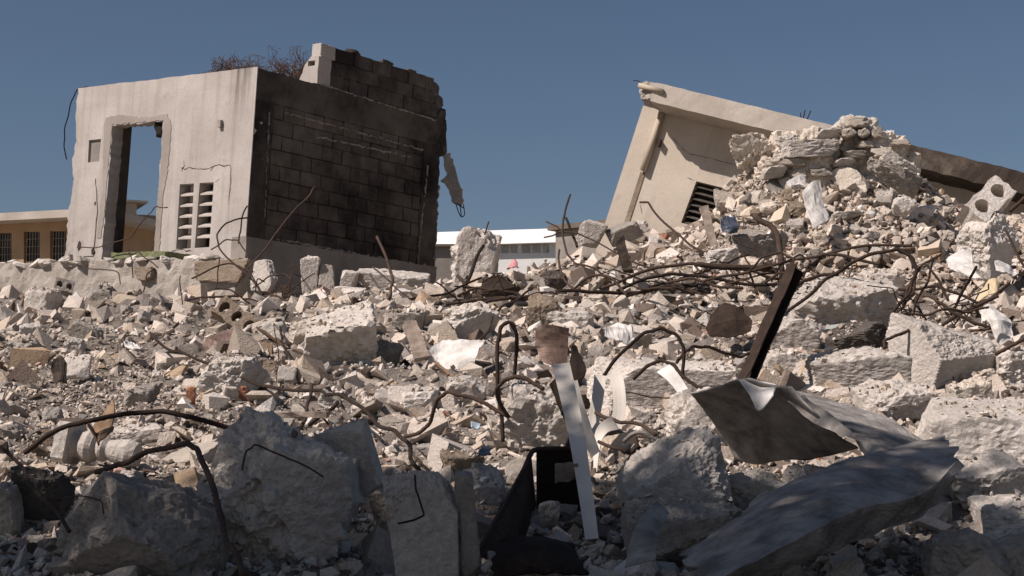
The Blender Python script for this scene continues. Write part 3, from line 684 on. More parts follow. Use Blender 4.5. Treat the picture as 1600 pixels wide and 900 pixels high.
# foreground centre
pc(CB, 'massive rough concrete lump filling the lower left foreground', 330, 556, 668, 885, 'conc_pale', 'rock', asp=.8, sub=6, rough=.10, cuts=11, d=4.6)
pc(CS, 'broken slab leaning on the right side of the massive rough lump', 492, 592, 652, 795, 'conc_pale', 'slab', asp=.25, yaw=-28, roll=-10, sub=6, rough=.05, d=4.75)
pc('concrete_post', 'thick concrete post with a grooved right edge leaning in the foreground', 612, 716, 735, 920, 'conc_pale', 'slab', asp=.5, roll=-3, sub=6, d=4.3)
pc('concrete_post', 'narrow grooved post edge beside the thick leaning foreground post', 716, 746, 740, 920, 'conc_grey', 'block', asp=1.2, sub=4, d=4.3)
pc(CB, 'rounded rock right of the leaning foreground post', 712, 795, 738, 802, 'conc_pale', 'rock')
pc(CB, 'rough rock squeezed left of the leaning foreground post', 585, 636, 766, 852, 'conc_grey', 'rock')
pc(CB, 'small brown rock above the squeezed rough rock', 596, 636, 732, 770, 'conc_grey', 'rock')
pc(CK, 'dark faced block above the rounded foreground rock', 690, 752, 708, 744, 'conc_tan', 'block', yaw=15)
pc('pebble', 'smooth oval pebble lying on the massive rough lump', 409, 437, 762, 788, 'conc_pale', 'rock', rough=.01, sub=3, d=4.05)
pc(CB, 'rough concrete mass behind the white ribbon', 785, 890, 612, 712, 'conc_pale', 'rock', asp=.9, sub=5)
pc(CS, 'wide flat concrete slab behind the torn white straps', 902, 1145, 566, 642, 'conc_pale', 'slab', asp=.6, sub=6, roll=2, rough=.05)
pc(CB, 'crumbling concrete edge under the arched bars', 1038, 1150, 612, 730, 'conc_pale', 'rock', asp=.8, sub=5, rough=.12)
pc(CB, 'big pale boulder with a flat sloping top in the lower right centre', 962, 1135, 706, 815, 'conc_pale', 'rock', asp=.8, sub=6, roll=-12)
pc(CK, 'squared block right of the big pale foreground boulder', 1136, 1232, 742, 798, 'conc_pale', 'block', asp=.7)
pc(CS, 'low slab with chipped front edge at the bottom right of centre', 976, 1155, 786, 880, 'conc_grey', 'slab', asp=.8, sub=6)
# right
pc(CS, 'thick overhanging slab with bright top right of the leaning rusty beam', 1240, 1392, 446, 525, 'conc_pale', 'slab', asp=.8, sub=5, roll=4, cuts=8, rough=.1, tilt=22)
pc(CB, 'crumbly pale rock under the left end of the overhanging slab', 1200, 1287, 500, 554, 'conc_pale', 'rock')
pc(CK, 'large block with white dusty top and dark right face', 1404, 1558, 518, 604, 'conc_pale', 'block', asp=.7, yaw=33, sub=6, roll=3, rough=.05, tilt=20)
pc(CK, 'squared block standing behind the overhanging slab', 1332, 1408, 424, 482, 'conc_pale', 'block', asp=.7, roll=-4)
pc('concrete_beam_piece', 'long dusty beam piece lying below the overhanging slab', 1243, 1412, 552, 612, 'conc_pale', 'slab', asp=.4, sub=5, roll=-2)
pc(CB, 'white rounded rock left end of the long dusty beam piece', 1196, 1262, 548, 588, 'conc_pale')
pc(CS, 'pale broken slab left of the thin plaster scraps at right', 1346, 1442, 604, 660, 'conc_pale', 'slab', asp=.9, roll=-12)
pc(CS, 'broken plaster piece with brown frayed edge at right', 1486, 1560, 596, 644, 'conc_cream', 'slab', asp=.7, roll=-14)
pc(CK, 'pale block cut by the right edge below the bar tangle', 1558, 1625, 545, 604, 'conc_pale', 'block', asp=.8)
pc('concrete_beam_piece', 'short round broken pipe piece above the frayed plaster', 1515, 1562, 580, 604, 'conc_cream', 'slab', asp=.4, roll=-18)
pc(CS, 'broad dusty slab at the right edge above the canvas', 1440, 1640, 640, 742, 'conc_pale', 'slab', asp=.9, sub=5, roll=4, rough=.03)
pc(CS, 'thick pale slab at right edge beside the canvas tip', 1484, 1600, 720, 797, 'conc_pale', 'slab', asp=.8, roll=-10, sub=4)
pc(CS, 'pale slab in the right corner under the thick slab', 1528, 1640, 784, 836, 'conc_pale', 'slab', asp=.8, roll=-4)
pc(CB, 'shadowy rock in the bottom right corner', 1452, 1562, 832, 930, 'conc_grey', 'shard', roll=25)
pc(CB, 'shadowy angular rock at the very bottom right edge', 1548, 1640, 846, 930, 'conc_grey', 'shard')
pc(CK, 'bright wedge-shaped block standing before the canvas', 1222, 1266, 724, 796, 'conc_pale', 'block', asp=.8, yaw=30, roll=8)
pc(CB, 'bright small rock right of the wedge-shaped block', 1318, 1377, 722, 762, 'conc_pale')
pc(CK, 'tilted concrete block under the hollow block at right', 1502, 1584, 345, 424, 'conc_pale', 'block', asp=.7, roll=-28, yaw=28, d=14.0)
pc(CS, 'long slab fragment sliding off the top of the heap', 1352, 1440, 258, 290, 'conc_grey', 'slab', asp=.5, roll=30, d=15.8)
pc(CS, 'thin slab fragment on top of the sliding slab on the heap', 1368, 1438, 246, 264, 'conc_pale', 'slab', asp=.4, roll=32, d=15.9)
pc(CB, 'round rock on the right shoulder of the heap', 1394, 1428, 308, 337, 'conc_pale', 'rock', d=15.2)
pc(CK, 'dark concrete lump under the blue plastic on the heap', 1134, 1228, 362, 398, 'conc_grey', 'rock', d=14.4)
pc(CB, 'pale block at the foot of the heap left of the leaning plank', 1100, 1152, 388, 420, 'conc_pale', 'block', roll=-8, d=14.0)
pc(CS, 'pointed shard standing on the rubble crest left of the tilted house', 904, 942, 346, 386, 'conc_pale', 'shard', asp=.6, roll=18, d=17.8)
pc(CS, 'dark shard leaning at the foot of the tilted house', 950, 1000, 352, 378, 'conc_grey', 'shard', asp=.6, roll=-25, d=17.8)
pc(CB, 'lone rock before the tilted house wall', 990, 1012, 345, 364, 'conc_pale', 'rock', d=18)
for (x0, x1, y0, y1, t) in ((1220, 1240, 296, 318, 'tan rounded stone in the heap below the masonry'), (1228, 1262, 318, 338, 'tan flattish stone in the heap below the masonry'), (1162, 1187, 272, 290, 'tan squared stone on the left shoulder of the heap'),
                         (1118, 1150, 300, 330, 'pale stone low on the left flank of the heap'), (1188, 1212, 316, 338, 'pale stone in the middle of the heap'), (1330, 1358, 372, 394, 'pale stone at the foot of the heap behind the curved bar'),
                         (1270, 1296, 364, 384, 'pale stone at the foot of the heap below the plaster flake'), (1150, 1172, 318, 338, 'grey stone above the blue plastic on the heap'), (1292, 1318, 350, 370, 'grey stone below the cracked masonry face')):
    pc('heap_stone', t, x0, x1, y0, y1, 'conc_tan' if t.startswith('tan') else 'conc_cream', 'rock', sub=3)

pc('gap_shade_lump', 'black lump painted as shade in the hollow right of the column stump', 756, 806, 432, 462, 'conc_dark', 'rock', d=14.3)  # these black lumps paint the shade of deep gaps and hollows
pc('gap_shade_lump', 'black lump painted as shade under the bars left of the charred post stub', 848, 886, 424, 450, 'conc_dark', 'rock', d=14.2)
pc('gap_shade_lump', 'flat black lump painted as shade beneath the long arcs left of the heap', 1010, 1110, 440, 458, 'conc_dark', 'slab', d=13.4)
pc('gap_shade_lump', 'black lump painted as shade in the gap under the overhanging slab', 1284, 1392, 508, 545, 'conc_dark', 'rock', d=9.3)
pc('gap_shade_lump', 'black lump painted as shade in the gap beneath the large shaded boulder', 470, 590, 580, 606, 'conc_dark', 'slab', d=9.0)
pc('gap_shade_lump', 'black lump painted as shade filling the hollow at the far left edge', 20, 106, 728, 800, 'conc_dark', 'rock', d=5.2)
# masonry remnant on the heap: core with courses of rough stones
MD = 16.6
MF = empty('masonry_wall_remnant', pix(1300, 335, MD), label='ragged rubble masonry wall remnant crowning the heap in front of the tilted house', cat='wall')
mo = np.array(MF.location)
core = [(1206, 345), (1203, 262), (1216, 226), (1240, 212), (1268, 208), (1300, 206), (1312, 184), (1336, 182), (1356, 196), (1374, 204), (1408, 222), (1404, 238), (1372, 246), (1352, 262), (1352, 345)]
P2 = ragged([tuple((pix(a, b, MD) - mo)[[0, 2]]) for a, b in core], .03, .09, 4)
for k, (a, b, c, d_, m_) in enumerate(((1202, 1308, 207, 350, 'conc_cream'), (1292, 1366, 182, 300, 'conc_pale'), (1336, 1410, 200, 268, 'conc_pale'), (1208, 1262, 214, 262, 'conc_pale'), (1168, 1236, 246, 330, 'conc_cream'), (1338, 1424, 248, 340, 'conc_cream'))):
    v, f = chunk(701 + k, ((c0_ := (b - a) * MD / F), .62, (d_ - c) * MD / F), 7, .13, 5, .7, 0); o = add('wall_core', v, f, MAT[m_], MF); o.location = pix((a + b) / 2, (c + d_) / 2, MD + (.24, .42, .3, .2, .45, .4)[k]) - mo
def inside(p, poly):
    c = False; n = len(poly); j = n - 1
    for i in range(n):
        if (poly[i][1] > p[1]) != (poly[j][1] > p[1]) and p[0] < (poly[j][0] - poly[i][0]) * (p[1] - poly[i][1]) / (poly[j][1] - poly[i][1] + 1e-9) + poly[i][0]: c = not c
        j = i
    return c
ston = []
for k in range(8):
    a, b = chunk(300 + k, (1, .7, 1), 6, .10, 3, .7); me = mesh('masonry_stone', a, b, MAT['conc_cream'] if k < 6 else MAT['conc_pale']); ston.append(me)
bk = mesh('brick', *chunk(333, (1, .7, 1), 3, .06, 2, .95), MAT['brick_red'])
yy = 182.0; row = 0
while yy < 345:
    hh = rnd.uniform(13, 19); xx = 1200 + rnd.uniform(-10, 6)
    while xx < 1412:
        ww = rnd.uniform(16, 44); q = tuple((pix(xx + ww / 2, yy + hh / 2, MD) - mo)[[0, 2]])
        if inside(q, P2) and rnd.random() < .5:
            red = 1356 > xx > 1338 and yy > 280
            o = link('brick' if red else 'masonry_stone', bk if red else rnd.choice(ston), MF); s = MD / F
            o.location = (q[0] + rnd.gauss(0, .01), rnd.uniform(-.03, .05), q[1]); o.scale = (ww * s * rnd.uniform(.9, 1.08), .3, hh * s * rnd.uniform(.85, 1.1))
            o.rotation_euler = (rnd.gauss(0, .09), rnd.gauss(0, .06), rnd.gauss(0, .14))
        xx += ww
    yy += hh
v, f = chunk(412, (100 * MD / F, .14, 26 * MD / F), 6, .10, 4, .8); o = add('plaster_face', v, f, MAT['conc_pale'], MF); o.location = pix(1262, 232, MD - .12) - mo; o.rotation_euler = (0.1, -.03, .03)
v, f = chunk(417, (86 * MD / F, .14, 74 * MD / F), 9, .06, 4, .4); o = add('plaster_face', v, f, MAT['conc_cream'], MF); o.location = pix(1318, 298, MD - .06) - mo; o.rotation_euler = (0.08, .05, .0)
pc('masonry_stub', 'small separate stub of layered masonry left of the heap crown', 1150, 1207, 214, 272, 'conc_cream', 'rock', asp=.8, sub=5, rough=.16, d=16.9)
# plaster flake in the heap (upright curved sheet)
def patch(name, grid, mat, label, cat, th=.006, crumple=.02, sub=6, freq=6, parent=None, seed=1, group=None, folds=6, ragg=.25, flat=False, lin=False, ds=1.0, wr=.45):
    dm = np.mean([p[2] for r_ in grid for p in r_]); G = np.array([[pix(p[0], p[1], dm + (p[2] - dm) * ds) for p in row_] for row_ in grid])
    def up(A, n): return np.array([catmull(list(A[:, j]), n) for j in range(A.shape[1])]).transpose(1, 0, 2)
    def upl(A, n): t = np.linspace(0, len(A) - 1, n * (len(A) - 1) + 1); i0 = np.minimum(t.astype(int), len(A) - 2); w_ = (t - i0)[:, None, None]; return A[i0] * (1 - w_) + A[i0 + 1] * w_
    G = (upl if lin else up)(G, sub); G = up(G.transpose(1, 0, 2), sub).transpose(1, 0, 2)
    n0, n1 = G.shape[:2]; du = np.gradient(G, axis=0); dv = np.gradient(G, axis=1); N = np.cross(du, dv); N /= np.linalg.norm(N, axis=2)[..., None] + 1e-9
    rr = np.random.default_rng(seed + 50); uu, vv = np.meshgrid(np.linspace(-1, 1, n0), np.linspace(-1, 1, n1), indexing='ij'); nz = 0
    for k in range(folds):
        fa = rr.uniform(0, 3.14); nz = nz + rr.normal(0, 1) * (np.abs(uu * math.cos(fa) + vv * math.sin(fa) - rr.uniform(-.8, .8)) - .5)
    nz = nz * .5 + wr * fbm(G * freq * 1.3, seed, 4, .6) - 1.1 * wr * np.abs(fbm(G * freq * .7, seed + 7, 3, .6)); G = G + N * (crumple * nz)[..., None]
    e = 1 - .5 * ragg * np.clip(np.maximum(np.abs(uu), np.abs(vv)) * 4 - 3, 0, 1) * (1 + vnoise(np.stack([uu * 4, vv * 4, uu * 0 + seed], -1), seed))
    m0 = G.reshape(-1, 3).mean(0); G = m0 + (G - m0) * e[..., None]
    c = G.reshape(-1, 3).mean(0); V = G.reshape(-1, 3) - c; i = np.arange(n0 * n1).reshape(n0, n1)
    fc_ = np.stack([i[:-1, :-1], i[:-1, 1:], i[1:, 1:], i[1:, :-1]], -1).reshape(-1, 4)
    o = add(name, V, fc_, MAT[mat], parent, not flat, label=label, cat=cat, group=group); o.location = c
    m = o.modifiers.new('thickness', 'SOLIDIFY'); m.thickness = th; m.offset = 0
    HERO.append((min(p[0] for r_ in grid for p in r_), max(p[0] for r_ in grid for p in r_), min(p[1] for r_ in grid for p in r_), max(p[1] for r_ in grid for p in r_), label)); return o
patch('plaster_flake', [[(1252, 300, 15.5), (1268, 284, 15.7), (1280, 282, 15.8)], [(1262, 330, 15.2), (1274, 322, 15.3), (1288, 318, 15.5)], [(1270, 360, 15), (1284, 352, 15.1), (1296, 345, 15.3)]], 'white_sheet', 'curved white plaster flake standing in the middle of the heap', 'plaster', .02, .022, 4, ds=.5, ragg=.1, flat=True, lin=True)
patch('plaster_flake', [[(1228, 286, 15.8), (1250, 275, 16), (1258, 284, 16)], [(1236, 294, 15.5), (1248, 292, 15.6), (1256, 294, 15.6)]], 'white_sheet', 'small folded white plaster flake high on the heap', 'plaster', .02, .022, 4, ds=.5, ragg=.1, flat=True, lin=True)

# hollow concrete block, tilted at right, and broken hollow blocks on the left
def hollow(label, px, py, d, L, h, dep, rot, mat, cells=2):
    outl = [(-L / 2, -h / 2), (L / 2, -h / 2), (L / 2, h / 2), (-L / 2, h / 2)]; hs = []
    for k in range(cells):
        cx = -L / 2 + L * (k + .5) / cells; a, b = L / cells * .29, h * .30
        hs.append([(cx + a * math.cos(t) * 1.05, b * math.sin(t)) for t in np.linspace(0, 2 * math.pi, 13)[:-1]])
    v, f = plate(ragged(outl, .008, .05, int(px)), hs, dep, lambda a, b, t: (a, t - dep / 2, b))
    o = fixn(add('hollow_block', v, f, MAT[mat], label=label, cat='block')); bm = bmesh.new(); bm.from_mesh(o.data); bmesh.ops.triangulate(bm, faces=bm.faces); bmesh.ops.subdivide_edges(bm, edges=bm.edges, cuts=3, use_grid_fill=True)
    P = np.array([q.co[:] for q in bm.verts]); nz = np.stack([fbm(P * 16 + 9 * k, int(px) + k, 4, .65) for k in range(3)], -1) * .0025
    for q, e in zip(bm.verts, P + nz): q.co = e
    bm.to_mesh(o.data); bm.free(); o.location = pix(px, py, d); o.rotation_euler = [R(q) for q in rot]; HERO.append((px - 50, px + 50, py - 35, py + 35, label)); return o
hollow('tilted hollow concrete block with two round holes at the right edge', 1540, 322, 14.2, .50, .25, .27, (-32, -38, 26), 'conc_pale')
hollow('brown broken hollow block lying slanted above the dark metal sheet', 370, 500, 11.8, .36, .17, .14, (-25, 36, -8), 'conc_tan', 3)
hollow('small broken hollow block below the plinth under the doorway', 99, 450, 17.5, .22, .15, .15, (-20, 14, 20), 'conc_grey', 2)

# fallen baluster (lathe)
bd = hit(140, 712)
prof = [(0, 0), (.075, 0), (.075, .045), (.05, .05), (.042, .065), (.052, .085), (.058, .105), (.05, .125), (.036, .135), (.044, .15), (.044, .16), (.034, .175), (.045, .22), (.05, .25), (.04, .28), (0, .285)]
v, f = [], []
for i, (r_, z_) in enumerate(prof):
    sq = i in (1, 2)
    for k in range(24):
        th = 2 * math.pi * (k + .5) / 24; m = 1 / max(abs(math.cos(th)), abs(math.sin(th))) * .95 if sq else 1
        v.append((r_ * m * math.cos(th), r_ * m * math.sin(th), z_))
for i in range(len(prof) - 1):
    for k in range(24): f.append((i * 24 + k, i * 24 + (k + 1) % 24, (i + 1) * 24 + (k + 1) % 24, (i + 1) * 24 + k))
o = add('baluster', v, f, MAT['conc_pale'], None, False, label='white turned concrete baluster lying broken in the left foreground', cat='baluster')
o.location = pix(98, 690, 6.15); o.scale = (1.15,) * 3; o.rotation_euler = (R(20), R(100), R(10)); HERO.append((90, 190, 665, 725, 'baluster'))

# ------------------------------------------------------------------ rebars, rods and wires
def bar(name, label, cat, pts, r, mat='rust', d0=None, d1=None, lift=.03, sides=8, n=7, group=None, ribs=False):
    """pts in pixels (x, y[, d]); distance runs from the first to the last contact with the rubble"""
    r = r * .8
    if d0 is None: d0 = hit(pts[0][0], pts[0][1] + 4) - lift
    if d1 is None: d1 = hit(pts[-1][0], pts[-1][1] + 4) - lift
    s = np.r_[0, np.cumsum([math.dist(a[:2], b[:2]) for a, b in zip(pts[:-1], pts[1:])])]; s /= s[-1]
    P = [pix(p[0], p[1], p[2] if len(p) > 2 else d0 + (d1 - d0) * t) for p, t in zip(pts, s)]
    Q = [P[0]]
    for a_, b_ in zip(P[:-1], P[1:]):                # small kinks between the control points
        L_ = np.linalg.norm(b_ - a_); Q += [(a_ + b_) / 2 + rng.normal(0, .022 * L_, 3), b_] if L_ > 6 * r else [b_]
    C = catmull(Q, n); S_ = np.r_[0, np.cumsum([np.linalg.norm(a_ - b_) for a_, b_ in zip(C[:-1], C[1:])])]; m_ = int(np.clip(S_[-1] / (1.7 * r), 12, 240)); t_ = np.linspace(0, S_[-1], m_)
    C = list(np.stack([np.interp(t_, S_, np.array(C)[:, k]) for k in range(3)], 1)); c0 = C[0].copy(); C = [q - c0 + rng.normal(0, r * .05, 3) for q in C]
    v, f = tube(C, r, sides, ribs=name == 'rebar'); o = add(name, v, f, MAT[mat], None, True, label=label, cat=cat, group=group); o.location = c0; return o
def rb(label, pts, r=.009, mat='rust', **k): return bar('rebar', label, 'rebar', pts, r, mat, **k)
def wr(label, pts, r=.004, mat='rust', **k): return bar('wire', label, 'wire', pts, r, mat, sides=6, **k)
rb('long rusty bar snaking down the middle left slope', [(240, 527), (258, 543), (285, 551), (330, 570), (400, 600), (440, 608), (500, 610), (530, 616), (570, 640), (615, 672), (640, 695), (655, 735)], .010, d0=9.6, d1=5.6)
rb('thick bowed bar arching over the gravel at lower left', [(38, 708), (75, 680), (130, 660), (200, 646), (255, 643), (310, 655), (360, 670), (393, 682)], .0115, d0=5.7, d1=5.6)
rb('bent bar dropping over the smooth boulder at bottom left', [(150, 738), (165, 733), (200, 722), (250, 702), (292, 693), (308, 702), (325, 740), (340, 790), (350, 835), (366, 860), (380, 900)], .010, d0=4.9, d1=3.8)
rb('thin bar slanting into the dark hollow at the left edge', [(-5, 694), (25, 720), (45, 755), (65, 778), (90, 800), (108, 830)], .007, d0=5, d1=4.3)
wr('thin wire hooked in front of the small tilted slab at lower left', [(82, 782), (105, 778), (140, 777), (158, 783), (162, 802)], .0025, d0=4.5, d1=4.3)
wr('thin wire lying across the massive rough lump', [(378, 735), (385, 705), (400, 695), (450, 716), (505, 745)], .0035, d0=4.2, d1=4.2)
wr('thin wire dropping down the face of the foreground post', [(648, 742), (650, 765), (658, 790), (662, 805), (648, 812), (622, 818)], .0035, d0=4.15, d1=4.1)
rb('wavy bar bent like a swan neck right of the white slabs', [(633, 682), (655, 676), (672, 660), (683, 625), (700, 612), (733, 620), (763, 633), (793, 650)], .0105, d0=6.9, d1=6.6)
rb('tall grey bar bent into an upside-down U', [(786, 690), (778, 610), (777, 540), (783, 511), (796, 503), (806, 518), (807, 550), (804, 590), (800, 640)], .0105, d0=6.6, d1=6.8)
rb('hooked bar curling at the foot of the upside-down U', [(795, 652), (778, 622), (776, 608), (788, 594), (805, 588), (822, 592), (850, 608)], .0105, d0=6.6, d1=6.4)
rb('upper arched bar over the wide flat slab', [(943, 588), (957, 567), (987, 537), (1007, 520), (1033, 513), (1057, 523), (1068, 543), (1068, 567), (1067, 592)], .0105, d0=7.6, d1=7.5)
rb('lower arched bar reaching to the canvas edge', [(990, 592), (1010, 573), (1033, 563), (1053, 570), (1073, 593), (1093, 606), (1125, 605)], .0105, d0=7.5, d1=7.2)
rb('bar running from the arches towards the leaning rusty beam', [(1057, 567), (1070, 550), (1083, 541), (1107, 542), (1133, 552), (1157, 558), (1170, 552)], .010, d0=7.6, d1=8)
wr('thin wire on the front of the wide flat slab', [(975, 612), (1013, 620), (1040, 622), (1067, 617)], .0045, d0=7.1, d1=7.1)
T1 = 'rusty bar in the tangle on the crest, '
rb(T1 + 'topmost long arc left of the heap', [(940, 450), (983, 433), (1027, 418), (1077, 412), (1133, 414), (1215, 424)], .017, d0=13.4, d1=13.2)
rb(T1 + 'second long arc under the topmost', [(963, 455), (1007, 436), (1050, 428), (1100, 432), (1150, 442), (1215, 444)], .018, d0=13.2, d1=13)
rb(T1 + 'rising from left to the heap foot', [(980, 463), (1013, 450), (1053, 440), (1090, 428), (1133, 413), (1170, 398)], .012, d0=13, d1=13.6)
rb(T1 + 'falling from the dark stub to the right', [(983, 407), (1017, 420), (1053, 443), (1097, 460)], .010, d0=13.6, d1=12.8)
rb(T1 + 'thick one lying lowest left of the heap', [(868, 456), (900, 454), (940, 456), (980, 458), (1030, 450), (1090, 446)], .019, mat='rust_dark', d0=13, d1=13.2)
rb('tall thin bar rising against the sky left of the tilted house', [(891, 304), (884, 326), (880, 345), (879, 366), (886, 396), (900, 412), (930, 420), (948, 434)], .012, d0=15.5, d1=14.5)
rb('flat rusty rod leaning right beside the tall thin bar', [(884, 340), (892, 362), (902, 386)], .016, d0=15.6, d1=15.4)
rb('upright hooked bar on the crest below the tall thin bar', [(874, 390), (875, 418), (884, 440), (900, 454)], .012, d0=14.2, d1=13.4)
wr('short bent twig of wire against the warehouse roof', [(853, 346), (870, 354), (880, 364)], .009, d0=15.7, d1=15.6)
wr('long sagging wire across the crest before the tilted house', [(850, 371), (876, 362), (900, 364), (930, 377), (960, 394), (985, 402)], .010, d0=15.6, d1=15)
rb('bar with a curled end between the column stump and the heap', [(896, 452), (912, 438), (932, 430), (950, 432), (965, 444), (980, 462)], .014, d0=13.4, d1=12.8)
rb('straight iron rod leaning against the column stump', [(718, 472), (736, 428), (755, 384)], .022, mat='rust_dark', d0=15, d1=16.5)
rb('flat rusty bar falling right in front of the column stump', [(715, 431), (728, 447), (753, 466)], .022, d0=14.5, d1=14)
rb('short bar standing on top of the column stump', [(757, 367), (760, 358), (764, 346)], .011, d0=18, d1=18)
rb('long bar running from the curled hook to the column stump', [(535, 507), (541, 486), (556, 471), (572, 472), (590, 478), (613, 472), (653, 465), (693, 460), (717, 449), (762, 430)], .013, d0=13, d1=14.5)
rb('curved bar rising before the blackened wall and hooking down', [(589, 370), (603, 401), (614, 437), (610, 463), (597, 480), (582, 495)], .016, d0=14.6, d1=13.2)
wr('straight thin rod crossing behind the curved rising bar', [(582, 417), (607, 438), (642, 467)], .010, d0=14.8, d1=14.2)
rb('thick bar on the crest below the column stump', [(696, 475), (730, 471), (760, 467), (790, 465), (822, 468)], .017, d0=13.4, d1=13.2)
rb('second thick bar on the crest below the column stump', [(744, 480), (764, 470), (784, 467), (830, 463), (846, 466)], .018, d0=13, d1=13)
rb('bar winding down from the crest to the white plastic sheet', [(832, 451), (820, 458), (800, 473), (777, 487), (763, 517), (743, 540), (710, 563), (682, 573), (671, 586)], .0105, d0=12.4, d1=9)
wr('thin wire hanging down the slope left of the large shaded boulder', [(432, 490), (428, 510), (435, 550), (438, 600), (432, 633), (433, 668)], .005, d0=11.5, d1=7)
rb('curved bar left of the large shaded boulder', [(450, 491), (438, 509), (443, 540), (460, 567), (481, 579)], .0095, d0=11.5, d1=9.6)
rb('short rod standing behind the massive rough lump', [(487, 600), (480, 632), (471, 666)], .010, d0=7.6, d1=6.6)
rb('short rod slanting across the standing short rod', [(483, 664), (505, 647), (527, 628)], .010, d0=6.5, d1=6.9)
wr('thin rod crossing the slanting short rod', [(488, 638), (500, 650), (513, 663)], .006, d0=6.8, d1=6.6)
# tangle at the near corner of the left building
T2 = 'bent bar tangled at the doorway building corner, '
rb(T2 + 'looping widest', [(389, 340), (372, 342), (352, 350), (339, 368), (343, 388), (368, 414), (396, 440), (420, 470)], .012, d0=19.2, d1=17)
rb(T2 + 'rising highest against the black wall', [(505, 300), (491, 293), (467, 321), (441, 352), (416, 387), (392, 414), (368, 447)], .012, d0=19.8, d1=17.6)
rb(T2 + 'hooked over the corner edge', [(386, 322), (378, 340), (376, 360), (373, 380)], .012, d0=19.6, d1=19)
rb(T2 + 'lying lowest across the facing stone', [(300, 435), (330, 420), (362, 412), (390, 425), (405, 450), (412, 475)], .012, d0=18, d1=17)
rb(T2 + 'curling right in front of the foundation', [(395, 450), (420, 432), (445, 428), (455, 436), (446, 450), (425, 462)], .010, d0=18.2, d1=17.6)
rb(T2 + 'upright in front of the facing stone', [(343, 402), (340, 425), (336, 452)], .010, d0=18.4, d1=17.4)
rb(T2 + 'spreading left to the doorway sill', [(330, 390), (352, 375), (372, 376), (385, 395), (395, 425)], .010, d0=18.8, d1=18)
rb('long bar lying below the tangle and the facing stone', [(250, 482), (290, 470), (330, 464), (375, 462), (420, 468), (470, 470), (520, 474)], .014, d0=15.5, d1=15.5)
rb('second bar lying below the tangle, sagging', [(330, 478), (380, 468), (430, 462), (470, 478), (500, 492)], .012, d0=15, d1=14)
wr('wire looping across the empty doorway', [(262, 324), (243, 323), (229, 338), (205, 370), (173, 380), (126, 386)], .010, d0=20.5, d1=21.8)
wr('wire dropping from the burnt socket to the rubble', [(126, 401), (159, 421), (188, 443)], .010, d0=21.2, d1=18)
wr('short wire standing on the doorway sill', [(200, 389), (206, 405), (208, 434)], .010, d0=20, d1=18.5)
wr('wire slanting from the doorway sill to the right', [(203, 388), (225, 402), (247, 418)], .010, d0=20, d1=19)
wr('wire sticking up under the doorway sill', [(224, 456), (229, 430), (242, 420)], .010, d0=17.6, d1=18)
wr('loose wire hanging in a curve from the left roof corner', [(152, 137.5), (135, 136), (121, 140), (110, 163), (101, 200), (100, 228), (104, 249)], .012, mat='rust_dark', d0=23.7, d1=23.9)
# right tangle
T3 = 'rusty bar in front of the heap, '
rb(T3 + 'great loop ending above the overhanging slab', [(1228, 488), (1262, 464), (1289, 437), (1327, 413), (1364, 396), (1402, 390), (1425, 402), (1432, 424), (1421, 458), (1395, 488)], .013, d0=9.6, d1=9.4)
rb(T3 + 'long flat arc above the great loop', [(1100, 439), (1157, 428), (1213, 413), (1270, 402), (1327, 388), (1372, 383), (1425, 384)], .014, d0=12.6, d1=12)
rb(T3 + 'thick one lying level left of the leaning beam', [(1090, 412), (1157, 417), (1215, 422)], .024, d0=12.8, d1=12.4)
rb(T3 + 'small hoop left of the leaning beam', [(1180, 450), (1172, 425), (1190, 403), (1220, 395), (1240, 405), (1236, 425)], .010, d0=12.2, d1=11.6)
rb(T3 + 'small hoop behind the leaning beam top', [(1205, 440), (1222, 412), (1250, 398), (1266, 408), (1256, 432)], .009, d0=12, d1=11.6)
rb('thin curved bar leaning in front of the tilted house wall', [(1000, 316), (1013, 317), (1028, 338), (1050, 358), (1080, 384), (1118, 411)], .013, d0=15.4, d1=14)
T4 = 'bar in the twisted tangle at right, '
for k, (t, pts, r_) in enumerate((('topmost winding to the right edge', [(1403, 452), (1460, 447), (1500, 460), (1527, 473), (1547, 467), (1578, 442)], .012), ('long one rising to the right', [(1440, 530), (1470, 510), (1500, 490), (1530, 476), (1560, 462)], .015),
        ('standing tallest', [(1486, 492), (1500, 463), (1526, 416)], .011), ('falling from left to right', [(1462, 470), (1490, 490), (1520, 504), (1548, 512)], .013), ('level one at the bottom', [(1508, 518), (1530, 516), (1550, 513)], .010),
        ('dropping along its left side', [(1420, 400), (1432, 424), (1428, 455), (1412, 478), (1396, 492)], .010), ('thin upright on its left', [(1425, 500), (1432, 470), (1450, 440), (1458, 405)], .009), ('second thin upright on its left', [(1410, 478), (1420, 448), (1440, 415), (1470, 398)], .009),
        ('short one under the level bar', [(1452, 522), (1480, 518), (1505, 520)], .014), ('wavering across the middle', [(1410, 490), (1450, 492), (1480, 482), (1510, 488), (1545, 480)], .009), ('thin one leaning left at its back', [(1482, 470), (1468, 440), (1446, 412)], .009))):
    rb(T4 + t, pts, r_, d0=10.2 - .1 * k, d1=9.9 - .06 * k)
rb('thick bar entering at the right edge above the pale block', [(1556, 553), (1580, 540), (1610, 524)], .013, d0=8.6, d1=8.4)
rb('short forked bar between the overhanging slab and the white-topped block', [(1382, 545), (1382, 532), (1400, 524), (1420, 516)], .011, d0=8.8, d1=8.9)
rb('rod at the right edge beside the hollow block', [(1578, 330), (1592, 318), (1612, 300)], .02, d0=12.6, d1=12.4)
rb('thin rod slanting at the right edge below the hollow block', [(1572, 360), (1586, 390), (1602, 420)], .012, d0=12.6, d1=12.2)
rb('bar coil in the dark gap under the torn straps, upper', [(930, 645), (945, 652), (968, 660), (1000, 663), (1025, 680)], .009, d0=6.3, d1=6.0)
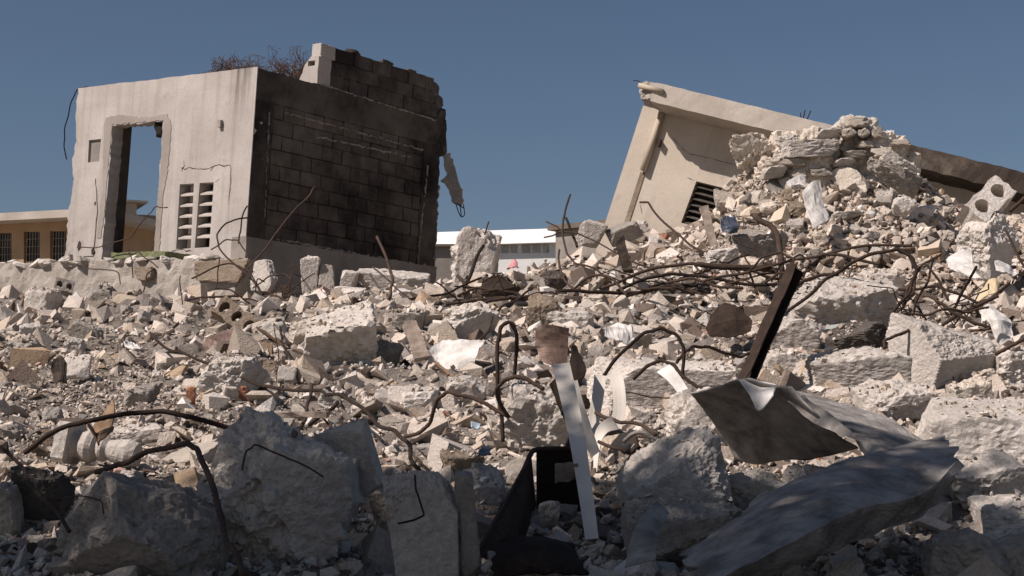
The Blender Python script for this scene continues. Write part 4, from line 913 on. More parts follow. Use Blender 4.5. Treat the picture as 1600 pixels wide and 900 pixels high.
rb('bar coil in the dark gap under the torn straps, round loop', [(992, 683), (997, 705), (1013, 718), (1035, 717), (1060, 714)], .011, d0=5.9, d1=5.7)
rb('bar coil in the dark gap under the torn straps, lower', [(935, 690), (960, 700), (985, 708), (1000, 700)], .008, d0=6.0, d1=5.8)
bar('metal_strap', 'flat grey metal strap curled over the bar coil', 'strap', [(975, 690), (988, 678), (1005, 676), (1028, 688), (1048, 705)], .010, 'conc_grey', d0=5.8, d1=5.7)
# extra crossing bars in the tangles
for k, (px, py, dx, dy, dist) in enumerate([(1150, 425, 130, 22, 12.9), (1180, 435, 90, -18, 12.7), (1100, 446, 120, 8, 13), (1040, 455, 90, 10, 12.9), (760, 455, 90, -14, 13.6), (790, 462, 70, 12, 13.4), (1190, 405, 50, 45, 12.6), (1230, 432, 70, -20, 11.8), (1160, 395, 30, 50, 13), (1330, 405, 90, 16, 11.8), (1270, 440, 80, -22, 11.2), (850, 462, 70, -8, 13.2)]):
    t = [(px - dx / 2, py - dy / 2), (px - dx / 6, py - dy / 6 - rnd.uniform(2, 10)), (px + dx / 5, py + dy / 5 - rnd.uniform(-4, 8)), (px + dx / 2, py + dy / 2)]
    rb('criss-cross bar of the crest bundle, ' + ['crossing the topmost long arc near the heap', 'crossing the second long arc near the heap', 'level beneath the second long arc', 'lowest under the bundle middle', 'rising right beside the column stump foot', 'falling right past the column stump foot', 'steep one behind the small hoops', 'rising right behind the leaning channel top', 'steepest at the heap foot by the bent pipe', 'falling right under the long flat arc', 'rising right under the great loop', 'level between the hooked bar and the dark wedge'][k], t, rnd.choice([.009, .012, .015]), mat=rnd.choice(['rust', 'rust_dark']), d0=dist, d1=dist - .3, group='criss-cross bars in the crest bundle')

def thicket(label, group, n, cx, cy, wx, wy, d, r0, seed):
    q = random.Random(seed)
    for k in range(n):
        x, y = cx + q.gauss(0, wx), cy + q.gauss(0, wy); a = q.uniform(-.5, 3.6); L = q.uniform(30, 85); dx, dy = L * math.cos(a), -abs(L * math.sin(a)) * .8; b = q.gauss(0, 12)
        dd_ = min(d + q.gauss(0, .25), hit(x, y) - .05)
        wr(label, [(x, y), (x + dx * .33 + b * .5, y + dy * .4), (x + dx * .7 + b, y + dy * .8), (x + dx, y + dy * q.uniform(.5, 1.1))], r0 * q.uniform(.7, 1.3), mat=q.choice(['rust', 'rust', 'rust_dark']), d0=dd_, d1=dd_ - q.uniform(-.2, .3), group=group)
thicket('thin rusty wire tangled among the thicker bars of the twisted tangle at right', 'thin wires in the right tangle', 16, 1480, 505, 38, 14, 10.0, .006, 3)
thicket('thin rusty wire tangled at the doorway building corner above the rubble', 'thin wires at the building corner', 12, 420, 472, 40, 8, 17.0, .008, 4)
thicket('thin rusty wire sticking out of the crest bar bundle', 'thin wires in the crest bundle', 16, 1120, 450, 90, 8, 12.9, .007, 5)
thicket('thin rusty wire sticking out of the rubble by the column stump', 'thin wires by the column stump', 8, 740, 470, 50, 8, 13.6, .007, 6)
# leaning angle iron, plank, stub, bent pipe
def prism(name, label, cat, a, b, prof_, mat, roll=0, parent=None):
    A, B = np.array(a), np.array(b); T = (B - A) / np.linalg.norm(B - A); u = np.cross(T, [0, 1, 0]); u /= np.linalg.norm(u); q = np.cross(T, u)
    cr, sr = math.cos(roll), math.sin(roll); u, q = cr * u + sr * q, -sr * u + cr * q; n = len(prof_)
    K = 9; v = []
    for k in range(K):
        c = (B - A) * k / (K - 1)
        for (x, y) in prof_:
            j = rng.normal(0, .003, 3) if 0 < k < K - 1 else rng.normal(0, .009, 3); v.append(c + u * x + q * y + j)
    f = [(k * n + i, k * n + (i + 1) % n, (k + 1) * n + (i + 1) % n, (k + 1) * n + i) for k in range(K - 1) for i in range(n)] + [tuple(range(n))[::-1], tuple((K - 1) * n + i for i in range(n))]
    o = fixn(add(name, v, f, MAT[mat], parent, False, label=label, cat=cat)); o.location = A; return o
cprof = [(-.05, -.03), (.05, -.03), (.05, .03), (.036, .03), (.036, -.016), (-.036, -.016), (-.036, .03), (-.05, .03)]
bdp = 8.4
prism('steel_channel', 'dark rusty steel channel leaning up out of the rubble behind the canvas', 'beam', pix(1160, 608, bdp), pix(1243, 420, bdp + .35), [(x * .78, y) for x, y in cprof], 'rust', roll=.7)
prism('plank', 'narrow grey plank leaning at the foot of the heap', 'plank', pix(1124, 412, 14), pix(1099, 324, 14.3), [(-.035, -.015), (.035, -.015), (.035, .015), (-.035, .015)], 'wood_grey')
prism('wood_stub', 'dark charred post stub standing before the tilted house', 'post', pix(982, 424, 14.6), pix(968, 374, 14.7), [(-.05, -.04), (.05, -.04), (.045, .05), (-.04, .05)], 'wood_dark')
prism('plank', 'pale grey plank end sticking out right of the angular leaning stone', 'plank', pix(660, 560, 9.2), pix(640, 505, 9.5), [(-.045, -.01), (.045, -.01), (.045, .01), (-.045, .01)], 'wood_grey', roll=.3)
prism('timber', 'short pale timber lying behind the massive rough lump', 'plank', pix(372, 652, 6.7), pix(512, 646, 6.6), [(-.012, -.02), (.012, -.02), (.012, .02), (-.012, .02)], 'wood_grey')
bar('bent_pipe', 'thick rusty pipe bent over the dark lump on the heap', 'pipe', [(1178, 336), (1188, 345), (1206, 354), (1216, 372), (1220, 400), (1222, 425)], .034, 'rust', d0=14.2, d1=13.8, sides=10)

# ------------------------------------------------------------------ sheets, straps and scraps
patch('canvas_sheet', [[(1072, 621, 5.75), (1115, 608, 5.6), (1160, 592, 5.5), (1205, 600, 5.45), (1240, 602, 5.4)],
                       [(1098, 652, 5.85), (1150, 646, 5.72), (1200, 644, 5.6), (1240, 642, 5.5), (1275, 645, 5.35)],
                       [(1130, 688, 5.95), (1170, 690, 5.84), (1215, 686, 5.72), (1262, 678, 5.6), (1305, 676, 5.4)],
                       [(1148, 714, 6.0), (1180, 724, 5.9), (1225, 716, 5.8), (1275, 714, 5.7), (1345, 700, 5.5)]], 'canvas', 'drooping grey canvas sheet with a shaded underside hanging below the leaning steel channel', 'canvas', .006, .012, 10, 4, seed=4, ragg=.06, folds=6, wr=.2)
patch('canvas_sheet', [[(1155, 592, 5.46), (1185, 594, 5.6), (1216, 600, 5.55)], [(1170, 614, 5.4), (1190, 616, 5.42), (1212, 608, 5.42)], [(1182, 640, 5.36), (1190, 640, 5.36), (1208, 618, 5.36)]], 'white_sheet', 'painted-bright folded-over corner of the grey canvas under the steel channel', 'canvas', .005, .004, 8, 5, seed=8, ragg=.05)  # sunlit look of this corner is painted with a paler material
patch('canvas_sheet', [[(1236, 597, 6.3), (1290, 614, 6.2), (1340, 636, 6.05), (1400, 660, 5.85), (1462, 692, 5.6)],
                       [(1236, 604, 5.9), (1286, 632, 5.8), (1336, 656, 5.65), (1392, 684, 5.5), (1440, 708, 5.35)],
                       [(1240, 612, 5.45), (1284, 652, 5.35), (1330, 680, 5.2), (1372, 708, 5.1), (1412, 732, 5.0)],
                       [(1262, 650, 5.4), (1304, 674, 5.32), (1342, 704, 5.22), (1372, 738, 5.12), (1394, 762, 5.05)]], 'canvas', 'long lit fold of grey canvas sweeping down to the right', 'canvas', .005, .020, 12, 7, seed=12, ragg=.07, folds=14, lin=True, wr=.18, flat=True)
patch('canvas_sheet', [[(1050, 888, 4.35), (1130, 836, 4.45), (1215, 778, 4.6), (1300, 735, 4.75), (1390, 706, 4.9), (1486, 674, 5.05)],
                       [(1070, 902, 4.1), (1150, 856, 4.2), (1240, 804, 4.3), (1330, 762, 4.45), (1420, 728, 4.65), (1502, 692, 4.8)],
                       [(1100, 915, 3.85), (1180, 876, 3.9), (1262, 834, 4.0), (1345, 796, 4.2), (1440, 772, 4.4), (1518, 716, 4.6)],
                       [(1130, 945, 4.0), (1210, 912, 4.08), (1290, 876, 4.18), (1372, 842, 4.38), (1440, 814, 4.58), (1490, 790, 4.75)]], 'canvas', 'rolled grey canvas flap pointing right across the lower right foreground', 'canvas', .005, .026, 12, 6, seed=21, ragg=.14, folds=16, lin=True, wr=.18, flat=True)
def strap(label, pts, w, d0, d1, mat='ribbon', th=.003, twist=0, name='torn_strap'):
    n = len(pts); L = [pix(p[0], p[1], p[2] if len(p) > 2 else d0 + (d1 - d0) * i / (n - 1)) for i, p in enumerate(pts)]; C = catmull(L, 6); v, f = [], []; m = len(C); c0 = C[0].copy()
    for i, c in enumerate(C):
        t = C[min(i + 1, m - 1)] - C[max(i - 1, 0)]; t /= np.linalg.norm(t); s = np.cross(t, [0, -1, 0.15]); s /= np.linalg.norm(s) + 1e-9
        a = twist * i / (m - 1) + .05 * math.sin(i * .5); s = math.cos(a) * s + math.sin(a) * np.cross(t, s); ww = w[0] + (w[1] - w[0]) * i / (m - 1)
        for e in (-1, -.3, .3, 1): v.append(c - c0 + s * ww / 2 * e + np.array([0, .004 * (1 - abs(e)), 0]))
    for i in range(m - 1):
        for k in range(3): f.append((4 * i + k, 4 * i + k + 1, 4 * i + k + 5, 4 * i + k + 4))
    o = add(name, v, f, MAT[mat], None, False, label=label, cat='strap'); o.location = c0; md = o.modifiers.new('thickness', 'SOLIDIFY'); md.thickness = th; return o
strap('long cream strap hanging straight down over the rusty trough', [(876, 568), (885, 605), (897, 660), (906, 710), (915, 770), (925, 842)], (.066, .042), 5.6, 4.9)
strap('shaded second run of the cream strap behind the long one', [(892, 596), (904, 640), (918, 680), (930, 710)], (.05, .045), 5.75, 5.65, twist=.7)
strap('torn cream strap draped over the slab, left one', [(938, 586), (934, 620), (928, 655), (926, 680)], (.05, .045), 6.5, 6.3)
strap('torn cream strap draped over the slab, right one', [(962, 584), (967, 610), (968, 640), (962, 668)], (.055, .05), 6.5, 6.3)
strap('folded lower end of the torn cream straps', [(962, 660), (945, 668), (936, 682), (932, 705), (930, 738)], (.06, .02), 6.2, 6.0, twist=1.0)
strap('pale strap lying on the wide flat slab under the arched bars', [(1036, 575), (1052, 590), (1068, 612)], (.07, .05), 7.2, 7.0, mat='white_sheet')
strap('curled pale strip on the low slab at the bottom', [(1036, 792), (1018, 815), (1006, 845), (1000, 880)], (.05, .09), 4.5, 4.2, mat='canvas', twist=.6)
strap('thin curved cream strip beside the wedge-shaped block', [(1158, 816), (1172, 795), (1184, 780), (1200, 772), (1222, 770)], (.012, .012), 4.8, 4.9, mat='ribbon')
patch('rusty_sheet', [[(838, 514, 7.0), (852, 507, 6.95), (889, 513, 7.0)], [(835, 540, 6.97), (856, 536, 6.9), (888, 540, 6.97)], [(846, 563, 6.95), (863, 571, 6.88), (886, 567, 6.95)]], 'rust_sheet', 'rusty curved metal sheet standing above the cream strap', 'metal sheet', .006, .012, 5, 6, folds=6, ragg=.02, flat=True, lin=True, ds=.3)
patch('twisted_metal', [[(896, 536, 6.7), (905, 532, 6.8), (914, 548, 6.7)], [(886, 575, 6.4), (900, 582, 6.3), (918, 574, 6.4)], [(868, 590, 6.2), (888, 610, 6.15), (905, 602, 6.2)], [(858, 600, 6.1), (876, 650, 6.0), (890, 660, 6.05)]], 'rust_dark', 'dark twisted metal strip folded behind the cream strap', 'metal sheet', .006, .012, 5, 6, seed=5, ds=.5, ragg=.1, flat=True)
# open rusty trough
TR = empty('rusty_trough', pix(830, 800, 5.0), label='open rusty steel trough half buried under the cream strap', cat='trough'); tb = np.array(TR.location)
def tp(pts, r_, nm): v, f = tube(catmull([pix(*p) - tb for p in pts], 5), r_, 8); add(nm, v, f, MAT['rust'], TR, True)
tp([(748, 862, 4.6), (785, 795, 4.9), (818, 735, 5.15), (830, 708, 5.25), (842, 702, 5.3), (870, 701, 5.3), (905, 702, 5.3)], .009, 'rim')
def tq(nm, q, th=.006):
    Q = [pix(*p) - tb for p in q]; n = np.cross(Q[1] - Q[0], Q[3] - Q[0]); n /= np.linalg.norm(n); v = Q + [p + n * th for p in Q]
    fixn(add(nm, v, [(0, 1, 2, 3), (7, 6, 5, 4), (0, 4, 5, 1), (1, 5, 6, 2), (2, 6, 7, 3), (3, 7, 4, 0)], MAT['rust'], TR))
tq('side_plate', [(748, 864, 4.6), (830, 708, 5.25), (838, 790, 5.35), (800, 900, 4.75)]); tq('back_plate', [(838, 702, 5.3), (905, 702, 5.3), (912, 800, 5.4), (838, 795, 5.4)])
patch('rusty_sheet', [[(770, 842, 4.4), (830, 832, 4.45), (900, 848, 4.5)], [(760, 870, 4.25), (835, 858, 4.3), (915, 880, 4.3)], [(765, 905, 4.2), (840, 900, 4.2), (925, 912, 4.2)]], 'rust_dark', 'dark bent metal sheet lying at the bottom edge under the trough', 'metal sheet', .008, .02, 8, 6, seed=14)
pc(CB, 'small stone inside the rusty trough', 838, 872, 785, 828, 'conc_grey', 'rock', d=4.95)
pc(CK, 'dark block wedged in the back of the rusty trough', 868, 902, 724, 752, 'conc_tan', 'block', d=5.15)
patch('torn_metal_scrap', [[(345, 512, 10.5), (362, 503, 10.6), (374, 508, 10.5)], [(322, 530, 10.3), (352, 535, 10.0), (386, 528, 10.2)], [(322, 552, 10.3), (352, 564, 9.9), (394, 560, 10.2)]], 'rust_sheet', 'dark crumpled metal scrap below the brown hollow block', 'metal sheet', .01, .026, 6, 5, seed=6, folds=9, flat=True, lin=True, ds=.45, ragg=.12)
patch('plastic_sheet', [[(690, 524, 9.7), (724, 530, 9.5), (760, 538, 9.6)], [(662, 552, 9.2), (700, 556, 9.25), (752, 552, 9.0)], [(660, 580, 9.2), (688, 588, 8.9), (738, 576, 9.05)]], 'white_sheet', 'crumpled white plastic sheet below the broad pale boulder', 'plastic sheet', .006, .026, 6, 5, seed=7, folds=9, flat=True, lin=True, ds=.45, ragg=.12)
patch('plastic_sheet', [[(1474, 402, 11.6), (1500, 394, 11.8), (1514, 396, 11.8)], [(1480, 416, 11.3), (1505, 412, 11.3), (1525, 420, 11.2)], [(1496, 424, 11.2), (1516, 428, 11.1), (1538, 434, 11)]], 'white_sheet', 'white plastic scrap under the tilted concrete block at right', 'plastic sheet', .006, .04, 8, 5, seed=9)
patch('plastic_sheet', [[(1528, 482, 9.7), (1545, 476, 9.8), (1572, 486, 9.7)], [(1545, 505, 9.5), (1562, 500, 9.4), (1586, 500, 9.5)], [(1558, 536, 9.4), (1568, 542, 9.3), (1582, 526, 9.3)]], 'white_sheet', 'crumpled grey-white plastic bag in the twisted tangle at right', 'plastic sheet', .006, .026, 6, 6, seed=10, folds=9, flat=True, lin=True, ds=.45, ragg=.12)
patch('plastic_sheet', [[(1552, 420, 11.2), (1575, 412, 11.3), (1592, 414, 11.3)], [(1556, 430, 11), (1576, 430, 10.9), (1594, 430, 11)]], 'white_sheet', 'small rolled white sheet at the right edge under the tilted block', 'plastic sheet', .006, .04, 8, 6, seed=11)
patch('cardboard_scrap', [[(1524, 448, 10.6), (1545, 436, 10.8), (1560, 440, 10.8)], [(1522, 462, 10.3), (1545, 456, 10.4), (1564, 458, 10.4)]], 'tan_sheet', 'tan cardboard scrap in the twisted tangle at right', 'scrap', .006, .026, 6, 6, seed=12, folds=9, flat=True, lin=True, ds=.45, ragg=.12)
patch('cloth_scrap', [[(136, 664, 5.8), (155, 657, 5.9), (172, 660, 5.9)], [(140, 678, 5.6), (156, 682, 5.5), (172, 684, 5.6)]], 'brown_cloth', 'brown cloth scrap behind the fallen baluster', 'cloth', .006, .04, 8, 6, seed=13)
patch('cloth_scrap', [[(80, 572, 8.6), (92, 562, 8.8), (104, 572, 8.7)], [(78, 592, 8.3), (94, 588, 8.2), (110, 592, 8.3)]], 'wood_dark', 'black cloth scrap beside the thin standing slab at left', 'cloth', .006, .026, 6, 6, seed=15, folds=9, flat=True, lin=True, ds=.45, ragg=.12)
patch('plastic_scrap', [[(192, 534, 10), (205, 528, 10.1), (216, 534, 10)], [(196, 550, 9.7), (212, 552, 9.6), (236, 552, 9.7)]], 'white_sheet', 'bright white plastic scrap on the left slope', 'plastic sheet', .006, .04, 8, 6, seed=16)
patch('plastic_scrap', [[(1126, 340, 14.4), (1136, 334, 14.5), (1150, 338, 14.4)], [(1124, 354, 14.2), (1138, 352, 14.1), (1152, 356, 14.2)], [(1126, 362, 14.2), (1140, 366, 14.1), (1150, 364, 14.2)]], 'blue_plastic', 'dark blue plastic scrap on the left flank of the heap', 'plastic sheet', .006, .026, 6, 6, seed=17, folds=9, flat=True, lin=True, ds=.45, ragg=.12)
patch('plastic_scrap', [[(735, 661, 6.2), (742, 660, 6.2), (752, 664, 6.2)], [(735, 668, 6.1), (744, 671, 6.1), (751, 668, 6.1)]], 'pale_blue_plastic', 'small pale blue plastic lid on the slope left of the upside-down U', 'plastic sheet', .006, .006, 6, 6, seed=18)
patch('plastic_scrap', [[(748, 704, 5.6), (756, 698, 5.7), (766, 698, 5.7)], [(746, 710, 5.5), (757, 710, 5.5), (766, 706, 5.5)]], 'blue_plastic', 'small blue plastic wrapper below the pale blue lid', 'plastic sheet', .004, .01, 6, 6, seed=19)
patch('plastic_scrap', [[(794, 418, 16.5), (802, 405, 16.6), (808, 412, 16.5)], [(790, 420, 16.3), (800, 420, 16.2), (812, 420, 16.3)]], 'pink_plastic', 'pink plastic scrap on the crest before the white warehouse', 'plastic sheet', .006, .03, 6, 6, seed=20)
patch('plastic_scrap', [[(945, 506, 10.4), (965, 500, 10.6), (985, 510, 10.5)], [(945, 530, 10.0), (966, 528, 9.9), (990, 540, 10)]], 'white_sheet', 'clear crumpled plastic bag left of the upper arched bar', 'plastic sheet', .004, .026, 6, 8, seed=22, folds=9, flat=True, lin=True, ds=.45, ragg=.12)
patch('torn_metal_scrap', [[(1110, 490, 10.6), (1130, 474, 10.9), (1150, 478, 10.8)], [(1100, 512, 10.3), (1135, 500, 10.3), (1178, 502, 10.4)], [(1106, 526, 10.2), (1140, 524, 10.1), (1176, 516, 10.2)]], 'rust_dark', 'black burnt scrap left of the leaning steel channel', 'metal sheet', .01, .026, 6, 5, seed=23, folds=9, flat=True, lin=True, ds=.45, ragg=.12)
patch('torn_metal_scrap', [[(752, 444, 14), (780, 428, 14.2), (800, 436, 14.1)], [(750, 462, 13.7), (780, 456, 13.6), (804, 458, 13.7)]], 'rust_dark', 'dark burnt scrap right of the column stump under the bars', 'metal sheet', .01, .026, 6, 5, seed=24, folds=9, flat=True, lin=True, ds=.45, ragg=.12)

# dry weeds on the roof edge
def weed(label, px, py, d, n, hpx, wpx, seed):
    r = np.random.default_rng(seed); parts = []; s = d / F
    for k in range(n):
        a = r.uniform(-1, 1); L = hpx * s * r.uniform(.35, 1.0); b = np.array([r.uniform(-.5, .5) * wpx * s, r.uniform(-.15, .15), -.02]); t = np.array([a * .9 + r.normal(0, .2), r.normal(0, .3), 1.0]); t /= np.linalg.norm(t)
        pts = [b]; q = b.copy(); 
        for j in range(5): t = t + r.normal(0, .28, 3); t /= np.linalg.norm(t); q = q + t * L / 5; pts.append(q.copy())
        parts.append(tube(pts, .006, 4, .35))
        for j in range(int(r.integers(2, 6))):
            c = pts[int(r.integers(2, 6))]; e = c + r.normal(0, 1, 3) * .05; parts.append(tube([c, (c + e) / 2 + r.normal(0, .01, 3), e], .004, 4, .5))
    v, f = join(*parts); o = add('dry_weed', v, f, MAT['dry_twig'], None, False, label=label, cat='weed'); o.location = pix(px, py, d); return o
weed('dry reddish weed tuft on the pale wall top, left one', 358, 112, 21.8, 55, 34, 48, 1); weed('small dry weed tuft on the pale wall top near the corner', 392, 109, 21.4, 20, 30, 20, 2)
weed('tall dry weed bush on the black wall top beside the hollow block', 456, 120, 22.2, 95, 62, 58, 3); weed('drooping dry stems in front of the hollow parapet block', 494, 132, 22.0, 16, 46, 26, 4)
weed('sparse dry stems growing at the foot of the grey foundation', 440, 468, 19.2, 20, 40, 40, 6)
weed('dry creeper stems over the blackened parapet blocks', 610, 150, 23.2, 12, 34, 60, 7)
# ------------------------------------------------------------------ scattered rubble that can be told apart
LAND = [(540, 540, 'the large shaded boulder'), (735, 400, 'the column stump'), (1205, 505, 'the leaning steel channel'), (1315, 485, 'the overhanging slab'), (1480, 560, 'the white-topped block'), (140, 695, 'the fallen baluster'), (445, 760, 'the massive rough lump'), (230, 820, 'the smooth-faced boulder'),
        (680, 820, 'the leaning foreground post'), (900, 700, 'the cream strap'), (1020, 605, 'the wide flat slab'), (1050, 760, 'the big pale foreground boulder'), (1290, 300, 'the masonry remnant'), (1130, 350, 'the blue plastic scrap'), (1540, 320, 'the tilted hollow block'), (358, 535, 'the crumpled metal scrap'),
        (68, 475, 'the squared block at far left'), (210, 400, 'the empty doorway'), (710, 555, 'the white plastic sheet'), (790, 590, 'the upside-down U bar'), (1000, 460, 'the crest bar bundle'), (980, 380, 'the charred post stub'), (220, 640, 'the bowed bar'), (1250, 660, 'the drooping canvas'), (1540, 760, 'the thick slab at right edge'),
        (140, 525, 'the slanted beam piece'), (620, 440, 'the slab against the blackened wall'), (360, 450, 'the corner bar tangle'), (1500, 490, 'the twisted tangle at right'), (850, 490, 'the dark brown wedge'), (300, 620, 'the orange brick stub'), (40, 560, 'the lumpy grey boulder'), (600, 700, 'the broken leaning slab'), (1330, 580, 'the long dusty beam piece')]
tmpl = {}
for m in ('conc_pale', 'conc_cream', 'conc_grey', 'conc_tan'):
    tmpl[m] = []
    for k in range(9):
        a = rnd.uniform(.55, 1); b = rnd.uniform(.35, .8) if k % 2 else rnd.uniform(.14, .30)
        tmpl[m].append((mesh('rubble_chunk', *chunk(1000 + 17 * k + len(m) * 31 + ord(m[5]), (1, a, b), 9, .07, 4, rnd.choice([.3, .6, .85, .92])), MAT[m]), b))
small = [o for o in HERO]
def clear_of(px, py, s):
    for (x0, x1, y0, y1, _) in HERO:
        if x0 - s * .3 < px < x1 + s * .3 and y0 < py < y1 + s * .6: return False
    return True
items = []; tries = 0
while len(items) < 290 and tries < 6000:
    tries += 1
    heap = rnd.random() < .22
    if heap: px, py = rnd.uniform(1100, 1480), rnd.uniform(260, 410)
    else: px, py = rnd.uniform(-10, 1610), 440 + 450 * rnd.random() ** 1.1
    d = hit(px, py)
    if d > 18.9 or d < 3.2: continue
    s = min(78, max(14, rnd.lognormvariate(3.28, .45))) * (1.0 if py < 640 else 1.2) * (.85 if heap else 1)
    if not clear_of(px, py, s): continue
    if 20 < px < 330 and 560 < py < 650 and s > 16: continue              # the fine gravel patch
    if any(abs(px - q[0]) < (s + q[2]) * .36 and abs(py - q[1]) < (s + q[2]) * .26 for q in items): continue
    items.append((px, py, s, d))
seen = {}
for (px, py, s, d) in sorted(items):
    m = rnd.choices(['conc_pale', 'conc_cream', 'conc_grey', 'conc_tan'], [5, 3, 2.2, 1])[0]; me, fl = rnd.choice(tmpl[m]); S = s * d / F * 1.15
    o = link('rubble_chunk', me); p = pix(px, py, d); o.location = (p[0], p[1], p[2] + S * fl * .12); o.rotation_euler = (rnd.gauss(.18, .35), rnd.gauss(0, .35), rnd.uniform(0, 6.28)); q = rnd.uniform(.8, 1.2); o.scale = (S * q, S, S / q)
    x, y, nm = min(LAND, key=lambda a: (a[0] - px) ** 2 + 2.2 * (a[1] - py) ** 2)
    rel = ('left of ' if px < x else 'right of ') if abs(px - x) > 1.3 * abs(py - y) else ('above ' if py < y else 'below ')
    size = 'small' if s < 20 else 'medium' if s < 32 else 'large'; tone = {'conc_pale': 'pale', 'conc_cream': 'cream', 'conc_grey': 'grey', 'conc_tan': 'tan'}[m]; shp = 'flat piece' if fl < .33 else 'chunk'
    seen.setdefault(f'{size} {tone} {shp} of rubble {rel}{nm}', []).append((math.hypot(px - x, py - y), o))
ORD = ['nearest one', 'second nearest', 'third nearest', 'fourth nearest', 'fifth nearest', 'sixth nearest', 'seventh nearest', 'eighth nearest', 'ninth nearest', 'tenth nearest', 'farthest one']
for l, L in seen.items():
    for k, (_, o) in enumerate(sorted(L, key=lambda a: a[0])): tag(o, l + ('' if len(L) == 1 else ', ' + ORD[min(k, 10)]), 'rubble', 'loose rubble chunks on the mound')

# ------------------------------------------------------------------ uncountable small rubble and gravel
def hulls(n, seed, kind):
    out = []; r = np.random.default_rng(seed)
    for k in range(n):
        dm = {'lump': (1, r.uniform(.6, .95), r.uniform(.45, .85)), 'flat': (1, r.uniform(.5, .95), r.uniform(.10, .24)), 'stick': (1.6, r.uniform(.1, .2), r.uniform(.06, .14))}[kind]
        P = np.array([(a, b, c) for a in (-1, 1) for b in (-1, 1) for c in (-1, 1)], float) * r.uniform(.48, 1.0, (8, 3))
        P = P[r.permutation(8)[:8 - int(r.integers(0, 2) if kind != 'stick' else 0)]]
        Q = r.normal(0, 1, (4, 3)); Q /= np.linalg.norm(Q, axis=1)[:, None]; P = np.r_[P, Q * .95] * np.array(dm) * .5
        bm = bmesh.new()
        for p in P: bm.verts.new(p)
        bmesh.ops.convex_hull(bm, input=bm.verts)
        for v in [v for v in bm.verts if not v.link_faces]: bm.verts.remove(v)
        bmesh.ops.triangulate(bm, faces=bm.faces); bm.verts.index_update()
        out.append((np.array([v.co[:] for v in bm.verts]), np.array([[v.index for v in f.verts] for f in bm.faces]))); bm.free()
    return out
HL = hulls(24, 5, 'lump') + hulls(24, 6, 'flat') + hulls(4, 8, 'stick'); NL = 24
PAL = np.array([(.56, .515, .46), (.50, .455, .40), (.60, .555, .50), (.54, .475, .39), (.42, .38, .33), (.34, .30, .26), (.62, .59, .55), (.24, .20, .165), (.40, .31, .22), (.15, .12, .10), (.44, .22, .14), (.70, .69, .67), (.36, .41, .40), (.52, .36, .31), (.07, .055, .046)])
PW = np.array([9, 9, 8, 6, 6, 4, 5, 2.4, 1.0, 2.6, .2, 2.4, .3, .35, 1.8]); PW /= PW.sum()  # dark tones weighted up so scattered stones read as shaded crevices
def scatter(name, label, cat, X, Y, S, seed, sink=.15, Z=None):
    r = np.random.default_rng(seed); n = len(X); Z = Hn(X, Y) if Z is None else Z; t = r.integers(0, len(HL), n); q = r.normal(0, 1, (n, 4)); q /= np.linalg.norm(q, axis=1)[:, None]
    fl = t >= NL; q[fl] = np.stack([np.cos(a := r.uniform(0, 3.14, fl.sum())), r.normal(0, .3, fl.sum()), r.normal(0, .3, fl.sum()), np.sin(a)], 1); q /= np.linalg.norm(q, axis=1)[:, None]
    w_, x, y, z = q.T
    M = np.stack([1 - 2 * (y * y + z * z), 2 * (x * y - z * w_), 2 * (x * z + y * w_), 2 * (x * y + z * w_), 1 - 2 * (x * x + z * z), 2 * (y * z - x * w_), 2 * (x * z - y * w_), 2 * (y * z + x * w_), 1 - 2 * (x * x + y * y)], -1).reshape(n, 3, 3)
    col = PAL[r.choice(len(PAL), n, p=PW)] * r.uniform(.82, 1.15, (n, 1)) * np.array([1.28, 1.245, 1.25]); st = t >= NL + 24; col[st] = np.array([.17, .12, .085]) * r.uniform(.6, 1.8, (st.sum(), 1)); VV, FF, CC = [], [], []; base = 0
    for k, (hv, hf) in enumerate(HL):
        i = np.nonzero(t == k)[0]
        if not len(i): continue
        P = np.einsum('nij,vj->nvi', M[i], hv) * S[i][:, None, None]; P[..., 0] += X[i][:, None]; P[..., 1] += Y[i][:, None]; P[..., 2] += (Z[i] + S[i] * (.3 - sink) * (.5 if k >= NL else 1))[:, None]
        VV.append(P.reshape(-1, 3)); CC.append(np.repeat(col[i], len(hv), 0)); FF.append((hf[None] + (np.arange(len(i)) * len(hv))[:, None, None] + base).reshape(-1, 3)); base += len(i) * len(hv)
    V, Fa, C = np.concatenate(VV), np.concatenate(FF), np.concatenate(CC); me = bpy.data.meshes.new(name); big_mesh(me, V, Fa, 3)
    at = me.color_attributes.new('tone', 'FLOAT_COLOR', 'POINT'); at.data.foreach_set('color', np.c_[C, np.ones(len(C))].astype(np.float32).ravel()); me.materials.append(MAT['rubble'])
    return link(name, me, label=label, cat=cat, kind='stuff')
from mathutils.bvhtree import BVHTree
bpy.context.view_layer.update(); cr = []; rq = random.Random(9)
for o in BIG:
    Mw = o.matrix_world; vs = [Mw @ q.co for q in o.data.vertices]; bv = BVHTree.FromPolygons(vs, [tuple(p.vertices) for p in o.data.polygons])
    lo = [min(q[k] for q in vs) for k in range(2)]; hi = [max(q[k] for q in vs) for k in range(2)]; dist = Mw.translation.y
    for _ in range(int(min(170, 40 + 900 * (hi[0] - lo[0]) * (hi[1] - lo[1])))):
        x, y = rq.uniform(lo[0], hi[0]), rq.uniform(lo[1], hi[1]); h = bv.ray_cast(Vector((x, y, 20)), Vector((0, 0, -1)))
        if h[0] is not None and abs(h[1].z) > .72 and vnoise(np.array([x * 5, y * 5, dist])) > -.12: cr.append((x, y, h[0].z, min(.05, rq.lognormvariate(math.log(5.0), .5) * dist / F)))
cr = np.array(cr); scatter('crumbs_on_blocks', 'dust crumbs and small stones lying on top of the larger blocks', 'gravel', cr[:, 0], cr[:, 1], cr[:, 3], 91, .12, cr[:, 2])
yt = np.r_[Y_TAB, 455]; dt = np.r_[D_TAB[3:], 18]
